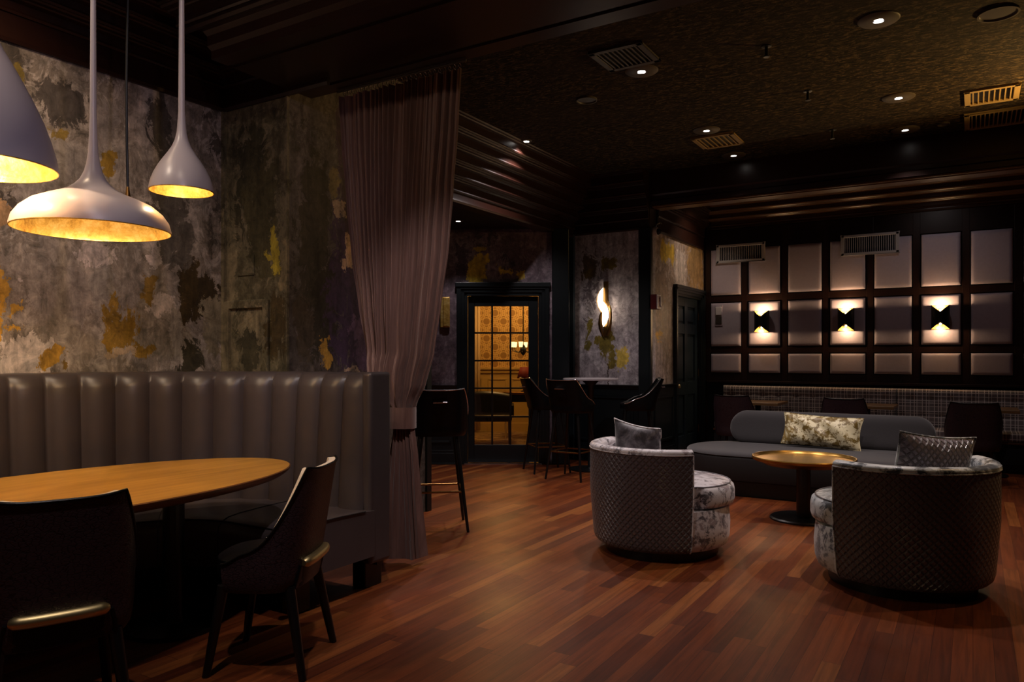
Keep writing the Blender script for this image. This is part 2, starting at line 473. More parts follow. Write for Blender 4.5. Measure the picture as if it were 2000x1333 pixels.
pat_pier = px_patch(at_X, XP, 'X', [
    (615,470,28,170,(.050,.040,.026)), (640,600,30,120,(.035,.028,.018)), (600,640,20,60,(.075,.055,.035)),
    (700,560,46,170,PU,.15), (690,330,26,110,(.065,.035,.060),.2), (705,640,18,22,(.17,.095,.17)), (712,690,14,30,(.13,.075,.14)),  # purple tones along the edge next to the curtain
    (639,690,9,34,G), (667,406,12,13,BE), (682,498,9,30,(.62,.42,.26)), (655,360,10,30,(.20,.15,.06)), (688,727,12,4,BE)])
M['pl_left'] = plaster('plaster_left', ((.225,.185,.155),(.085,.068,.055),(.42,.36,.33),(.285,.24,.21)), pat_left)
M['pl_ret'] = plaster('plaster_return', ((.115,.098,.058),(.050,.043,.025),(.18,.15,.095),(.095,.08,.045)), pat_ret)
M['pl_pier'] = plaster('plaster_pier', ((.095,.078,.062),(.040,.032,.026),(.14,.115,.10),(.075,.058,.052)), pat_pier)
XD, YS, YB = -3.36, 8.70, 10.88     # door wall, sconce wall, panelled back wall
pat_sc = px_patch(at_Y, YS, 'Y', [
    (1186,517,14,12,(.13,.09,.012)), (1150,520,16,30,(.09,.06,.035)), (1188,672,13,26,(.155,.115,.014)), (1193,705,9,18,(.17,.125,.016)), (1215,705,12,24,(.50,.36,.06)),
    (1150,640,6,16,(.13,.10,.012)), (1151,675,5,14,(.13,.10,.012)), (1168,665,5,12,(.15,.11,.015)), (1186,735,1.5,26,(.04,.02,.008)), (1145,536,9,8,(.12,.08,.015))])
pat_dr = px_patch(at_X, XD, 'X', [
    (1302,495,12,22,(.50,.32,.02)), (1322,515,10,10,(.45,.28,.03)), (1286,650,8,8,(.62,.34,.03)), (1287,668,6,9,(.66,.36,.03)), (1297,590,4,5,(.6,.36,.05)),
    (1360,520,16,46,(.34,.21,.09)), (1330,530,10,40,(.50,.42,.38)), (1290,560,18,36,(.20,.135,.10)), (1284,700,10,40,(.42,.33,.30))])
M['pl_sc'] = plaster('plaster_sconce', ((.30,.265,.285),(.12,.098,.11),(.44,.40,.42),(.34,.30,.325)), pat_sc)
M['pl_dr'] = plaster('plaster_door', ((.29,.22,.18),(.19,.125,.08),(.42,.34,.31),(.25,.175,.13)), pat_dr)
FS = 9.28/F                            # French door wall: faces the entrance squarely
def fx(px): return (px-1000)*FS
def fz(py): return EYE+(HY-py)*FS
FO = P(0, 9.28); FLOC = (FO[0], FO[1], 0); FROT = (0, 0, YAW)
pf = []
for (px,py,rx,ry,col) in [(930,522,19,20,(.52,.36,.03)), (950,512,10,8,(.52,.36,.03)), (938,488,12,6,(.42,.29,.03)), (985,532,11,5,(.50,.35,.03)), (1016,541,8,8,(.50,.35,.03)), (900,510,12,40,(.06,.04,.055))]:
    pf.append(((fx(px),0,fz(py)), (rx*FS, None, ry*FS), col))
M['pl_fr'] = plaster('plaster_french', ((.115,.078,.098),(.055,.038,.052),(.20,.155,.18),(.13,.092,.115)), pf)

struct(MB().box(-8,7,-3.5,16,-.05,0).build('floor', M['floor'], smooth=False), 'dark glossy hardwood plank floor')
struct(MB().box(-4.95,XL,-1.5,3.75,0,3.62).build('wall_left', M['pl_left'], smooth=False), 'worn plaster wall with gold patches behind the booth')
rt = struct(MB().box(XL,XP,YR,5.1,0,3.62).build('wall_pier', M['pl_pier'], smooth=False), 'dark plaster pier with a purple patch beside the curtain')
# return face has its own colouring: thin plaster skin on the pier
rf = struct(MB().box(XL,XP,YR-.02,YR,0,3.1).build('wall_return', M['pl_ret'], smooth=False), 'narrow olive plaster wall in the corner behind the booth')
# painted-over hatch and access plate on the return wall
m = MB()
a = at_Y(447,0,YR); b = at_Y(532,0,YR); zt = at_Y(490,588,YR)[2]
for (x0,x1,z0,z1) in ((a[0],a[0]+.05,.2,zt), (b[0]-.05,b[0],.2,zt), (a[0]+.05,b[0]-.05,zt-.055,zt)):
    m.box(x0,x1,YR-.045,YR-.02,z0,z1)
struct(m.build('trim_1', M['pl_ret'], smooth=False, bevel=.006), 'plastered-over hatch moulding')
p0 = at_Y(470,502,YR); p1 = at_Y(502,538,YR)
t_ = MB().box(p0[0],p1[0],YR-.03,YR-.0205,p1[2],p0[2]).build('access_plate', M['pl_ret'], smooth=False, bevel=.003)
tag(t_, 'small square plate plastered over on the olive corner wall above the hatch', 'wall plate')
# corner bead strips
m = MB(); m.box(XP-.006,XP+.008,YR-.028,YR-.010,0,3.1); struct(m.build('trim_2', M['pl_ret'], smooth=False))
m = MB(); m.box(XL,XL+.03,YR-.045,YR-.02,0,3.1); struct(m.build('trim_3', M['pl_ret'], smooth=False))
# pier end trim
struct(MB().box(XP-.1,XP+.02,5.1,5.16,0,3.1).build('trim_4', M['teal'], smooth=False))

def crown(z0, zt, depth, steps=4, fasc=.16, back=0.0):
    """stepped classical profile, outwards with height"""
    pr = [(-back, z0), (.02, z0), (.028, z0+.02), (.022, z0+.04), (.022, z0+fasc)]
    h = (zt-z0-fasc)/steps; o = .022; z = z0+fasc
    for k in range(steps):
        dd = (depth-.022)/steps
        pr += [(o+.012, z), (o+.020, z+.012), (o+.012, z+.026)]
        pr += [(o+.016, z+h*.74), (o+dd*.55, z+h*.80), (o+dd*.62, z+h*.88), (o+dd*.9, z+h*.90)]
        o += dd; z += h
        pr.append((o, z))
    pr.append((-back, zt))
    return pr
def trim(n, parts, mat='mahogany_gloss', label=None):
    m = MB()
    for (prof, a, b, o) in parts: m.prism(prof, a, b, o)
    return struct(m.build('trim_%d' % n, M[mat], smooth=True, angle=25), label)
# dining side ceiling and crowns
struct(MB().box(-4.95,6.5,-1.5,2.9,3.62,3.72).build('ceiling', M['dark_ceiling'], smooth=False), 'near-black ceiling above the booth')
cp = crown(3.10, 3.62, .42)
trim(5, [(cp,(XL,-1.5),(XL,3.6),(1,0))], label='dark mahogany crown moulding above the left wall')
trim(6, [(cp,(XL,YR-.02),(XP+.4,YR-.02),(0,-1))])
# beam carrying the curtain
bp = [(0,3.62),(0,3.30),(.03,3.28),(.03,3.22),(.06,3.20),(.06,3.15),(.18,3.15),(.18,3.165),(.22,3.165),(.22,3.15),(.72,3.15),(.72,3.165),(.76,3.165),(.76,3.15),(.88,3.15),(.88,3.18),(.86,3.20),(.86,3.62)]
m = MB(); m.prism([(o, z) for o, z in bp], (-3.99, 2.92), (6.5, 2.92), (0, 1))
struct(m.build('trim_7', M['mahogany_gloss'], smooth=False), 'dark mahogany ceiling beam that carries the curtain')
cb = crown(3.32, 3.62, .40, 3, .04)
trim(8, [(cb,(-4.2,2.92),(6.5,2.92),(0,-1))])
# lounge ceiling
H = 3.57
struct(MB().box(-4.40,6.5,3.78,11.1,H,H+.12).build('ceiling', M['ceiling'], smooth=False), 'dark textured ceiling over the lounge')
# alcove with the French door: lower ceiling + stepped cornice beam
struct(MB().box(-8,-4.40,5.1,9.6,2.90,3.0).build('ceiling', M['dark_ceiling'], smooth=False), 'lower dark ceiling of the alcove')
ca = crown(2.86, H, .42, 5, .10, .12)
trim(9, [(ca,(-4.40,5.1),(-4.40,YS),(1,0))], label='stepped mahogany cornice over the alcove')
struct(MB().box(-8,XP-.1,4.9,5.12,0,3.0).build('wall_alcove', M['teal'], smooth=False))
# sconce wall
struct(MB().box(-4.50,XD,YS,YS+.2,0,2.90).build('wall_sconce', M['pl_sc'], smooth=False), 'pale marbled plaster wall with the swirl lamp')
trim(10, [(crown(2.88,H,.26,4,.12),(-4.5,YS),(XD,YS),(0,-1))])
# door wall (X = XD), opening for the six-panel door
DY0, DY1, DZ = 9.68, 10.68, 2.14
struct(MB().box(XD-.2,XD,YS+.2,DY0-.12,0,2.90).box(XD-.2,XD,DY0-.12,10.88,DZ+.10,2.90).box(XD-.2,XD,DY1+.12,10.88,0,DZ+.10).build('wall_door_side', M['pl_dr'], smooth=False), 'ochre plaster wall around the dark panelled door')
trim(11, [(crown(2.88,H-.0,.22,3,.18),(XD,YS+.22),(XD,YB),(1,0))], label='mahogany cornice above the panelled door')
struct(MB().box(XD-.01,6.5,YB+.02,YB+.2,0,H+.1).build('wall_back', M['mahogany'], smooth=False), 'mahogany back wall behind the fabric panels')
# beam over the banquette nook
nb = [(0,H),(0,3.30),(.02,3.28),(.02,3.24),(0,3.22),(0,3.17),(.06,3.17),(.08,3.185),(.16,3.185),(.18,3.17),(.24,3.17),(.24,3.23),(.28,3.25),(.28,3.30),(.34,3.36),(.34,3.42),(.40,3.48),(.40,H)]
m = MB(); m.prism(nb, (XD-.05, YS), (6.5, YS), (0, 1)); struct(MB().box(XD+.02,6.5,YS+.03,YS+.30,3.150,3.169).box(XD+.02,6.5,YS+.07,YS+.12,3.140,3.152).build('trim_24', M['band'], smooth=False, bevel=.004), 'flat strip under the nook beam, painted with the glow of the sconces')  # separate strip carries the sconce glow in its colour
struct(m.build('trim_12', M['mahogany_gloss'], smooth=False), 'mahogany beam in front of the banquette nook')
trim(13, [(crown(3.16,H,.45,4,.05),(XD,YB+.02),(6.5,YB+.02),(0,-1))], mat='mahogany_lit', label='stepped mahogany cornice above the fabric panels')  # cornice wears the lighter copy, lit look in its colour
# corner posts
struct(MB().box(XD-.25,XD+.004,YS-.004,YS+.26,2.895,H+.05).build('trim_23', M['mahogany'], smooth=False))
struct(MB().box(-3.49,XD+.012,YS-.035,YS-.001,0,2.90).box(XD+.001,XD+.03,YS-.035,YS+.03,0,2.90).build('trim_14', M['teal'], smooth=False, bevel=.004), 'dark teal corner post')
struct(MB().box(-4.47,-4.37,YS-.05,YS-.001,0,2.90).build('trim_15', M['door_teal'], smooth=False, bevel=.006))
# thin pale edge bead at the back wall panelling's left side
# French door wall
f0, f1, fd0, fd1, ft = fx(760), fx(1078), fx(893), fx(1072), fz(558)
struct(MB().box(f0,fd0+.02,0,.16,0,2.9).box(fd0+.02,fd1-.02,0,.16,ft-.02,2.9).box(fd1-.02,f1,0,.16,0,2.9).build('wall_french', M['pl_fr'], smooth=False, loc=FLOC, rot=FROT), 'mauve plaster wall with gold patches around the glazed door')
struct(MB().box(f1,fx(1111),-.06,.55,0,2.9).build('trim_16', M['teal'], smooth=False, bevel=.012, loc=FLOC, rot=FROT), 'dark teal column beside the glazed door')

# wainscot (z < .98) with moulded panels; local run along +x facing -y
def wainscot(n, x0, x1, loc, rz, ztop=.975, skip=()):
    m = MB()
    m.box(x0,x1,-.02,0,0,ztop-.03); m.box(x0,x1,-.035,0,0,.14); m.box(x0,x1,-.045,0,0,.02)
    m.box(x0,x1,-.028,0,.135,.175)
    m.prism([(0,ztop-.05),(.028,ztop-.05),(.034,ztop-.035),(.05,ztop-.015),(.055,ztop),(0,ztop)], (x0,0), (x1,0), (0,-1))
    L = x1-x0; k = max(1, round(L/.6)); wd = L/k
    for i in range(k):
        a = x0+i*wd+.07; b = x0+(i+1)*wd-.07; z0, z1 = .26, ztop-.14
        if b-a < .08: continue
        for q in ((a,b,z0,z0+.03),(a,b,z1-.03,z1),(a,a+.03,z0,z1),(b-.03,b,z0,z1)):
            m.box(q[0],q[1],-.034,-.018,q[2],q[3])
    return struct(m.build('trim_%d' % n, M['teal'], smooth=False, bevel=.003, loc=loc, rot=(0,0,rz)), 'dark teal wainscot')
wainscot(17, -4.37, -3.49, (0,YS-.001,0), 0)
wainscot(18, 0, DY0-.13-(YS+.04), (XD+.001,YS+.04,0), pi/2)
wainscot(19, f0, fd0, FLOC, YAW)
wainscot(20, XD+.06, 6.0, (0,YB+.019,0), 0, .97)

# ------------------------------------------------------------------ French door
FD = struct(MB().build('door_1', M['teal']) if False else D.objects.new('door_1', None)); COL.objects.link(FD)
FD.location = FLOC; FD.rotation_euler = FROT; FD['label'] = 'black glazed French door with fifteen panes, lit gold from the next room'
m = MB()
for k, (w_, y_) in enumerate(((.05,-.05),(.09,-.035),(.13,-.02))):
    m.box(fd0,fd0+w_,y_,.02,0,ft); m.box(fd1-w_,fd1,y_,.02,0,ft); m.box(fd0,fd1,y_,.02,ft-w_,ft)
m.box(fd0-.02,fd1+.02,-.065,.0,ft-.02,ft+.035)
m.build('door_frame', M['teal'], FD, smooth=False, bevel=.004)
gx = [926,961,997,1033]; gy = [598,650.5,705,759,815,870]
lx0, lx1, lz1 = fd0+.13, fd1-.13, ft-.13
m = MB()
m.box(lx0,fx(gx[0]),.04,.085,.02,lz1); m.box(fx(gx[3]),lx1,.04,.085,.02,lz1)
m.box(fx(gx[0]),fx(gx[3]),.04,.085,fz(gy[0]),lz1); m.box(fx(gx[0]),fx(gx[3]),.04,.085,.02,fz(gy[5]))
fl = m.build('door_leaf', M['teal'], FD, smooth=False, bevel=.005)
m = MB()
for g in gx[1:3]: m.box(fx(g)-.011,fx(g)+.011,.042,.083,fz(gy[5]),fz(gy[0]))
for g in gy[1:5]: m.box(fx(gx[0]),fx(gx[3]),.044,.081,fz(g)-.010,fz(g)+.010)
m.build('glazing_bars', M['black'], fl, smooth=False)
for i in range(3):
    for j in range(5):
        MB().box(fx(gx[i]),fx(gx[i+1]),.060,.064,fz(gy[j+1]),fz(gy[j])).build('pane', M['glass'], fl, smooth=False)
MB().box(lx0-.04,lx1+.04,-.04,.09,0,.012).build('threshold', M['chrome'], FD, smooth=False)

# room behind the glazed door (same local frame)
def loc_f(px, py, d): return ((px-1000)/F*d, d-9.28, EYE+(HY-py)*d/F)
o = MB().box(-2.2,.55,4.0,4.1,0,3.0).build('wall_far_room', M['wallpaper'], smooth=False, loc=FLOC, rot=FROT); struct(o, 'gold ring-patterned wallpaper beyond the glazed door')
struct(MB().box(-2.2,.55,.2,4.1,0,.012).build('floor_far_room', M['carpet'], smooth=False, loc=FLOC, rot=FROT), 'patterned carpet beyond the glazed door')
struct(MB().box(-2.3,-2.2,.2,4.1,0,3.0).box(.55,.60,.2,4.1,0,2.95).build('wall_far_sides', M['yellow_paint'], smooth=False, loc=FLOC, rot=FROT))
struct(MB().box(-2.3,.60,.75,4.1,3.0,3.1).build('ceiling', M['cream'], smooth=False, loc=FLOC, rot=FROT), 'ceiling of the room beyond the glazed door')
m = MB(); m.box(-2.2,.55,3.96,4.0,.0,1.10); m.box(-2.2,.55,3.90,4.0,1.10,1.14); m.box(-2.2,.55,3.93,4.0,1.04,1.10); m.box(-2.2,.55,3.94,4.0,0,.16)
for k in range(6):
    x0 = -2.1+k*.42
    for q in ((x0,x0+.32,.28,.30),(x0,x0+.32,.92,.94),(x0,x0+.02,.28,.94),(x0+.30,x0+.32,.28,.94)):
        m.box(q[0],q[1],3.945,3.96,q[2],q[3])
struct(m.build('trim_21', M['yellow_paint'], smooth=False, bevel=.003, loc=FLOC, rot=FROT), 'yellow wainscot beyond the glazed door')
def fluted(name, x0, x1, y, z0, z1, n, mat):
    m = MB(); m.grid(lambda u, v: (x0+(x1-x0)*u, y-.03*abs(sin(u*n*pi))-.01, z0+(z1-z0)*v), n*8, 1)
    return m.build(name, mat, solid=.01, loc=FLOC, rot=FROT)
o = fluted('drape', -.86, -.56, 3.85, .05, 2.9, 6, M['cream']); tag(o, 'pale gathered drape beyond the glazed door, at its left panes', 'curtain')
tb = thing('dark_settee', 'dark upholstered settee behind the lower left panes of the glazed door', 'sofa', (*P(-.42, 11.6), 0), YAW)
m = MB(); m.grid(lambda u, v: (-.42+.84*u, .05+.05*cos(pi*(u-.5))*0+ .06*v, .38+ (.36+.05*cos(pi*(u-.5)))*v), 16, 6); m.build('backrest', M['black'], tb, solid=.06)
MB().box(-.42,.42,-.45,.10,.36,.46).build('seat', M['black_leather'], tb, bevel=.03)
for sx in (-.38,.38):
    for sy in (-.40,.05): MB().tube([(sx,sy,0),(sx,sy,.38)], [.014,.022]).build('leg', M['black_wood'], tb)
for sx in (-.43,.43): MB().tube([(sx,-.4,.42),(sx,-.4,.58),(sx,.0,.60),(sx,.08,.55)], .02).build('armrest', M['black_wood'], tb)
cs = thing('console_table', 'dark console table behind the right panes of the glazed door', 'table', (*P(.16, 12.2), 0), YAW)
MB().box(-.30,.35,-.2,.2,.72,.76).build('tabletop', M['brass_dark'], cs, bevel=.005)
MB().box(-.27,.32,-.17,.17,.60,.72).build('drawer_front', M['black_wood'], cs, smooth=False)
for sx in (-.26,.31):
    for sy in (-.16,.16): MB().tube([(sx,sy,0),(sx,sy,.6)], [.015,.025]).build('leg', M['cream'] if sx < 0 else M['black_wood'], cs)
tl = thing('table_lamp', 'small table lamp with dark red shade seen through the right panes of the glazed door', 'lamp', (*P(.20, 12.15), .761), YAW)
MB().lathe([(0,0),(.06,0),(.06,.015),(.02,.03),(.03,.10),(.015,.18),(.01,.24)], 16).build('lamp_base', M['black'], tl)
MB().lathe([(.12,.22),(.07,.40)], 24).build('lamp_shade', M['red_shade'], tl, solid=.004)
MB().lathe([(0,.23),(.03,.25),(.03,.28),(0,.30)], 12).build('bulb', M['bulb_soft'], tl)
ch = thing('candle_chandelier', 'dark chandelier with yellow candle shades beyond the glazed door', 'chandelier', (*P(.17, 11.4), 1.44), YAW)
MB().tube([(0,0,1.56),(0,0,.06)], .008).lathe([(0,-.10),(.04,-.06),(.05,0),(.02,.06),(0,.08)], 16).build('stem', M['black'], ch)
for k in range(6):
    a = k*pi/3+.3; x, y = .17*cos(a), .17*sin(a)
    MB().tube([(0,0,0),(x*.5,y*.5,-.05),(x,y,-.02),(x,y,.03)], .006).build('arm', M['black'], ch)
    MB().lathe([(.025,.03),(.030,.07),(.035,.11)], 16, (x,y,0)).build('candle_shade', M['bulb_soft'], ch)
point('far_room_light', (*P(-.1, 11.6), 2.55), 42, AMBER, .12)
point('far_room_light', (*P(.3, 12.6), 2.3), 10, AMBER, .1)

# ------------------------------------------------------------------ six-panel door
SD = D.objects.new('door_2', None); COL.objects.link(SD); struct(SD, 'dark blue-grey six-panel door on the right-hand plaster wall')
SD.location = (XD, 0, 0)
m = MB()
for (w_, x_) in ((.12,.02),(.09,.035),(.05,.05)):
    m.box(-.02,x_,DY0-.12,DY0-.12+w_,0,DZ+.12); m.box(-.02,x_,DY1+.12-w_,DY1+.12,0,DZ+.12); m.box(-.02,x_,DY0-.12,DY1+.12,DZ+.12-w_,DZ+.12)
m.box(-.02,.06,DY0-.135,DY1+.13,DZ+.10,DZ+.14)
m.build('door_frame', M['teal'], SD, smooth=False, bevel=.004)
m = MB(); m.box(-.10,-.06,DY0,DY1,.01,DZ)
st = .115; W2 = (DY1-DY0-3*st)/2
rows = ((.24,.80),(.98,1.64),(1.78,2.02))
ys = ((DY0+st,DY0+st+W2),(DY0+2*st+W2,DY1-st))
m.box(-.06,-.035,DY0,DY0+st,.01,DZ); m.box(-.06,-.035,DY1-st,DY1,.01,DZ); m.box(-.06,-.035,DY0+st+W2,DY0+2*st+W2,.01,DZ)
zz = [.01]+[q for r in rows for q in r]+[DZ]
for k in range(0, 8, 2):
    for (a, b) in ys: m.box(-.06,-.035,a,b,zz[k],zz[k+1])
dl = m.build('door_leaf', M['door_teal'], SD, smooth=False, bevel=.003)
for (z0, z1) in rows:
    for (a, b) in ys:
        mm = MB(); mm.box(-.06,-.048,a+.035,b-.035,z0+.035,z1-.035); mm.build('door_panel', M['door_teal'], dl, smooth=False, bevel=.010)
m = MB(); m.box(-.035,-.028,DY0+.03,DY0+.10,.78,1.06); m.build('door_plate', M['brass_dark'], dl, bevel=.004)
m = MB(); m.lathe([(0,.065),(.022,.06),(.030,.045),(.022,.028),(.010,.02),(.012,0),(.022,0)], 20)
m.xform(Matrix.Translation((-.03, DY0+.065, .93)) @ Matrix.Rotation(pi/2, 4, 'Y')); m.build('door_knob', M['brass'], dl)
for z in (.3,1.1,1.9): MB().tube([(-.02,DY1+.005,z-.05),(-.02,DY1+.005,z+.05)], .008).build('hinge', M['brass_dark'], SD)

# ------------------------------------------------------------------ panelled back wall
PITCH, PW, PX0 = .538, .430, -3.245
rowz = ((2.215,2.87),(1.478,2.10),(1.10,1.367))
NP = 9
m = MB(); XE = PX0+NP*PITCH
m.box(XD+.035,PX0-.012,YB-.035,YB+.02,.98,3.16)
for k in range(NP-1): m.box(PX0+k*PITCH+PW+.012, PX0+(k+1)*PITCH-.012, YB-.035, YB+.02, .98, 3.16)
m.box(PX0+(NP-1)*PITCH+PW+.012, XE+.6, YB-.035, YB+.02, .98, 3.16)
for (z0, z1) in ((.98,1.088),(1.379,1.466),(2.112,2.203),(2.882,3.16)):
    m.box(PX0-.02, XE, YB-.033, YB+.02, z0, z1)
m.box(XD+.06, XE+.5, YB-.065, YB-.03, .955, .985)
PF = struct(m.build('trim_22', M['mahogany'], smooth=False, bevel=.004), 'mahogany grid framing the padded fabric panels')
def pad(x0, x1, z0, z1, y0, bulge=.036):
    m = MB(); n = 20
    def fn(u, v):
        a = min(u, 1-u)*(x1-x0); b = min(v, 1-v)*(z1-z0)
        k = lambda d: sqrt(max(0, 1-(1-min(1, d/.030))**2))
        return (x0+(x1-x0)*u, y0-.008-bulge*k(a)*k(b), z0+(z1-z0)*v)
    # denser near the edges
    def e(u): return .5-.5*cos(pi*u)
    m.grid(lambda u, v: fn(e(u), e(v)), n, n); return m
for k in range(NP):
    for r, (z0, z1) in enumerate(rowz):
        x0 = PX0+k*PITCH
        pad(x0, x0+PW, z0, z1, YB-.024).build('padded_panel', M['panel_fabric'], PF)

def sconce(x, label):
    t = thing('wall_sconce', label, 'wall lamp', (x, YB-.070, 1.815), 0, 'hourglass sconces on the fabric panels')
    R, yc, HH = .100, -.112, .150
    n = 48
    def zt(a):     # notch: low at the front (angle -90 deg)
        d = abs(((a+pi/2+pi) % (2*pi))-pi)
        return HH - .088*(1-sin(min(d, pi/2)))
    def fn(u, v):
        a = u*2*pi; z = -zt(a)+2*zt(a)*v; return (R*cos(a), yc+R*sin(a), z)
    hs_ = MB().grid(fn, n, 10, closeu=True).build('housing', M['black'], t, solid=.0)
    def fi(u, v):
        a = u*2*pi; q = zt(a)-.004; z = -q+2*q*v; return ((R-.004)*cos(a), yc+(R-.004)*sin(a), z)
    MB().grid(fi, n, 10, closeu=True).build('gold_lining', M['gold_leaf'], hs_)
    MB().lathe([(0,.030),(R-.006,.030)], 24, (0,yc,0)).build('baffle', M['gold_leaf'], t)
    MB().lathe([(0,-.030),(R-.006,-.030)], 24, (0,yc,0)).build('baffle', M['gold_leaf'], t)
    MB().box(-.045,.045,-.05,.0,-.09,.09).build('bracket', M['black'], t, smooth=False)
    for s in (-1, 1):
        MB().lathe([(0,-.014),(.012,-.008),(.014,0),(.012,.008),(0,.014)], 12, (0,yc,s*.085)).build('bulb', M['bulb'], t)
        point('sconce_light', (0,yc,s*.141), 5.6 if s > 0 else 3.6, (1,.66,.36), .014, t)
    return t
for k, (px, w_) in enumerate(((1490,'leftmost, nearest the door'), (1655,'middle one of the three'), (1838,'rightmost of the three'))):
    sconce(PX0+(1+2*k)*PITCH+PW/2, 'black and gold hourglass wall lamp on a panel, '+w_)

def grille(name, label, x0, x1, z0, z1, y, group=None):
    t = thing(name, label, 'air vent', ((x0+x1)/2, y, (z0+z1)/2), 0, group)
    a, b = (x1-x0)/2, (z1-z0)/2; m = MB()
    m.box(-a,a,-.03,0,b-.035,b); m.box(-a,a,-.03,0,-b,-b+.035); m.box(-a,-a+.04,-.03,0,-b,b); m.box(a-.04,a,-.03,0,-b,b)
    m.build('frame', M['vent'], t, smooth=False, bevel=.006)
    MB().box(-a+.03,a-.03,-.004,0,-b+.03,b-.03).build('backing', M['black'], t, smooth=False)
    n = 24
    for k in range(n):
        x = -a+.05+(2*a-.10)*k/(n-1)
        MB().box(x-.004,x+.004,-.024,-.006,-b+.033,b-.033).build('slat', M['vent'], t, smooth=False)
    return t
grille('wall_vent', 'grey louvred air vent over the first two fabric panels, at left', -3.15,-2.47,2.67,2.93,YB-.069,'louvred vents on the panelled wall')
grille('wall_vent', 'grey louvred air vent between the fourth and fifth fabric panels', -1.49,-.80,2.66,2.93,YB-.069,'louvred vents on the panelled wall')
t = thing('thermostat', 'small white wall control with dark lower half on the leftmost fabric panel', 'thermostat', (-3.12,YB-.069,1.92))
MB().box(-.055,.055,-.012,0,-.15,.15).build('back_plate', M['panel_fabric'], t, bevel=.004)
MB().box(-.045,.045,-.03,-.012,.0,.125).build('cover', M['white_plastic'], t, bevel=.012)
MB().box(-.045,.045,-.022,-.012,-.125,-.01).build('lower_cover', M['vent_dark'], t, bevel=.008)

# ------------------------------------------------------------------ banquettes
def banquette(x0, x1, label):
    L = x1-x0; xc = (x0+x1)/2
    t = thing('banquette', label, 'banquette', (xc, 10.55, 0), 0, 'plaid banquettes along the panelled wall')
    z0, z1 = .46, .925; sp = .215; nb = int(L/sp); off = (L-(nb-1)*sp)/2
    rows = (.80, .60)
    def h(x, z):
        q = 0
        for r, rz in enumerate(rows):
            o = off + (sp/2 if r % 2 else 0)
            k = round((x+L/2-o)/sp); bx = -L/2+o+k*sp
            q -= .030*math.exp(-((x-bx)**2+(z-rz)**2)/(.034**2))
            q -= .010*math.exp(-((z-rz+.010*cos((x-bx)*2*pi/sp))**2)/(.012**2))
        e = min(1, (z1-z)/.05, (z-z0+.03)/.04, (x+L/2+.001)/.03, (L/2-x+.001)/.03)
        return q+.05*sqrt(max(0, 1-(1-max(0, e))**2))
    nx = int(L/.018)
    m = MB(); m.grid(lambda u, v: (-L/2+L*u, .13-.06-h(-L/2+L*u, z0+(z1-z0)*v)-.02*(1-v), z0+(z1-z0)*v), nx, 34)
    br = m.build('backrest', M['plaid'], t, angle=80)
    MB().box(-L/2,L/2,.065,.25,.10,z1-.006).build('back_frame', M['plaid'], t, smooth=False, bevel=.01)
    MB().box(-L/2+.003,L/2-.003,-.42,.09,.36,.462).build('seat_cushion', M['plaid'], t, bevel=.03, seg=4)
    MB().box(-L/2,L/2,-.40,.10,.10,.355).build('base', M['sofa_base'], t, smooth=False, bevel=.004)
    MB().box(-L/2,L/2,-.425,-.38,.335,.357).build('front_rail', M['oak_edge'], t, smooth=False, bevel=.003)
    MB().box(-L/2+.02,L/2-.02,-.34,.05,0,.10).build('plinth', M['black'], t, smooth=False)
    for r, rz in enumerate(rows):
        o = off + (sp/2 if r % 2 else 0)
        for k in range(nb-(r % 2)):
            bx = -L/2+o+k*sp
            MB().lathe([(0,.006),(.007,.004),(.011,0)], 10).xform(Matrix.Translation((bx, .075-.02-h(bx, rz)+.006, rz)) @ Matrix.Rotation(pi/2, 4, 'X')).build('button', M['plaid'], br)
    return t
banquette(-3.00, -.825, 'tufted plaid banquette on the left, below the first panels')
banquette(-.815, 1.45, 'tufted plaid banquette on the right, running out of the picture')

# ------------------------------------------------------------------ chair shell generator (faces +y)
def sgn(a): return 1 if a >= 0 else -1
def shell(a, b, z0, ztop, zfront, lean, span, flat=.37, n=3.2, sag=.012, taper=.90, inset=0, zi=0):
    def h(t):
        s = abs(t)
        if s < flat: return ztop - sag*(1-(s/flat)**2)
        u = (s-flat)/(1-flat)
        k = u*u*(3-2*u)
        k = .5*k+.5*(1-(1-u)**2.6)
        return ztop+(zfront-ztop)*k
    def p(t, z):
        f = t*span; c, s = cos(f), sin(f)
        k = min(1, max(0, (z-z0)/(zfront-z0+.04))); sc = taper+(1-taper)*sqrt(1-(1-k)**2)
        x = (a-inset)*sc*sgn(s)*abs(s)**(2/n); y = -(b-inset)*sc*sgn(c)*abs(c)**(2/n)
        y -= lean*max(0, z-zfront)**1.0
        return (x, y, z)
    return h, p
def shell_parts(t, a, b, z0, ztop, zfront, lean, span, outer, inner, piping, pr=.006, names=('shell','inner_upholstery','piping'), **kw):
    h, p = shell(a, b, z0, ztop, zfront, lean, span, **kw)
    m = MB(); m.grid(lambda u, v: p(2*u-1, z0+(h(2*u-1)-z0)*v), 48, 18); sh = m.build(names[0], outer, t, angle=80)
    h2, p2 = shell(a, b, z0, ztop, zfront, lean, span, inset=.032, **kw)
    m = MB()
    m.grid(lambda u, v: p2(2*u-1, z0+.02+(h(2*u-1)-z0-.02)*v), 48, 16)
    m.grid(lambda u, v: [A+(B-A)*v for A, B in zip(p2(2*u-1, h(2*u-1)), p(2*u-1, h(2*u-1)))], 48, 1)
    m.build(names[1], inner, t, angle=80)
    m = MB(); m.tube([p(-1+2*k/60, h(-1+2*k/60)) for k in range(61)], pr, 8); m.build(names[2], piping, sh)
    m = MB(); q = [p(-1+2*k/40, z0) for k in range(41)]; m.fan(q); m.build('underside', M['black'], sh)
    return h, p

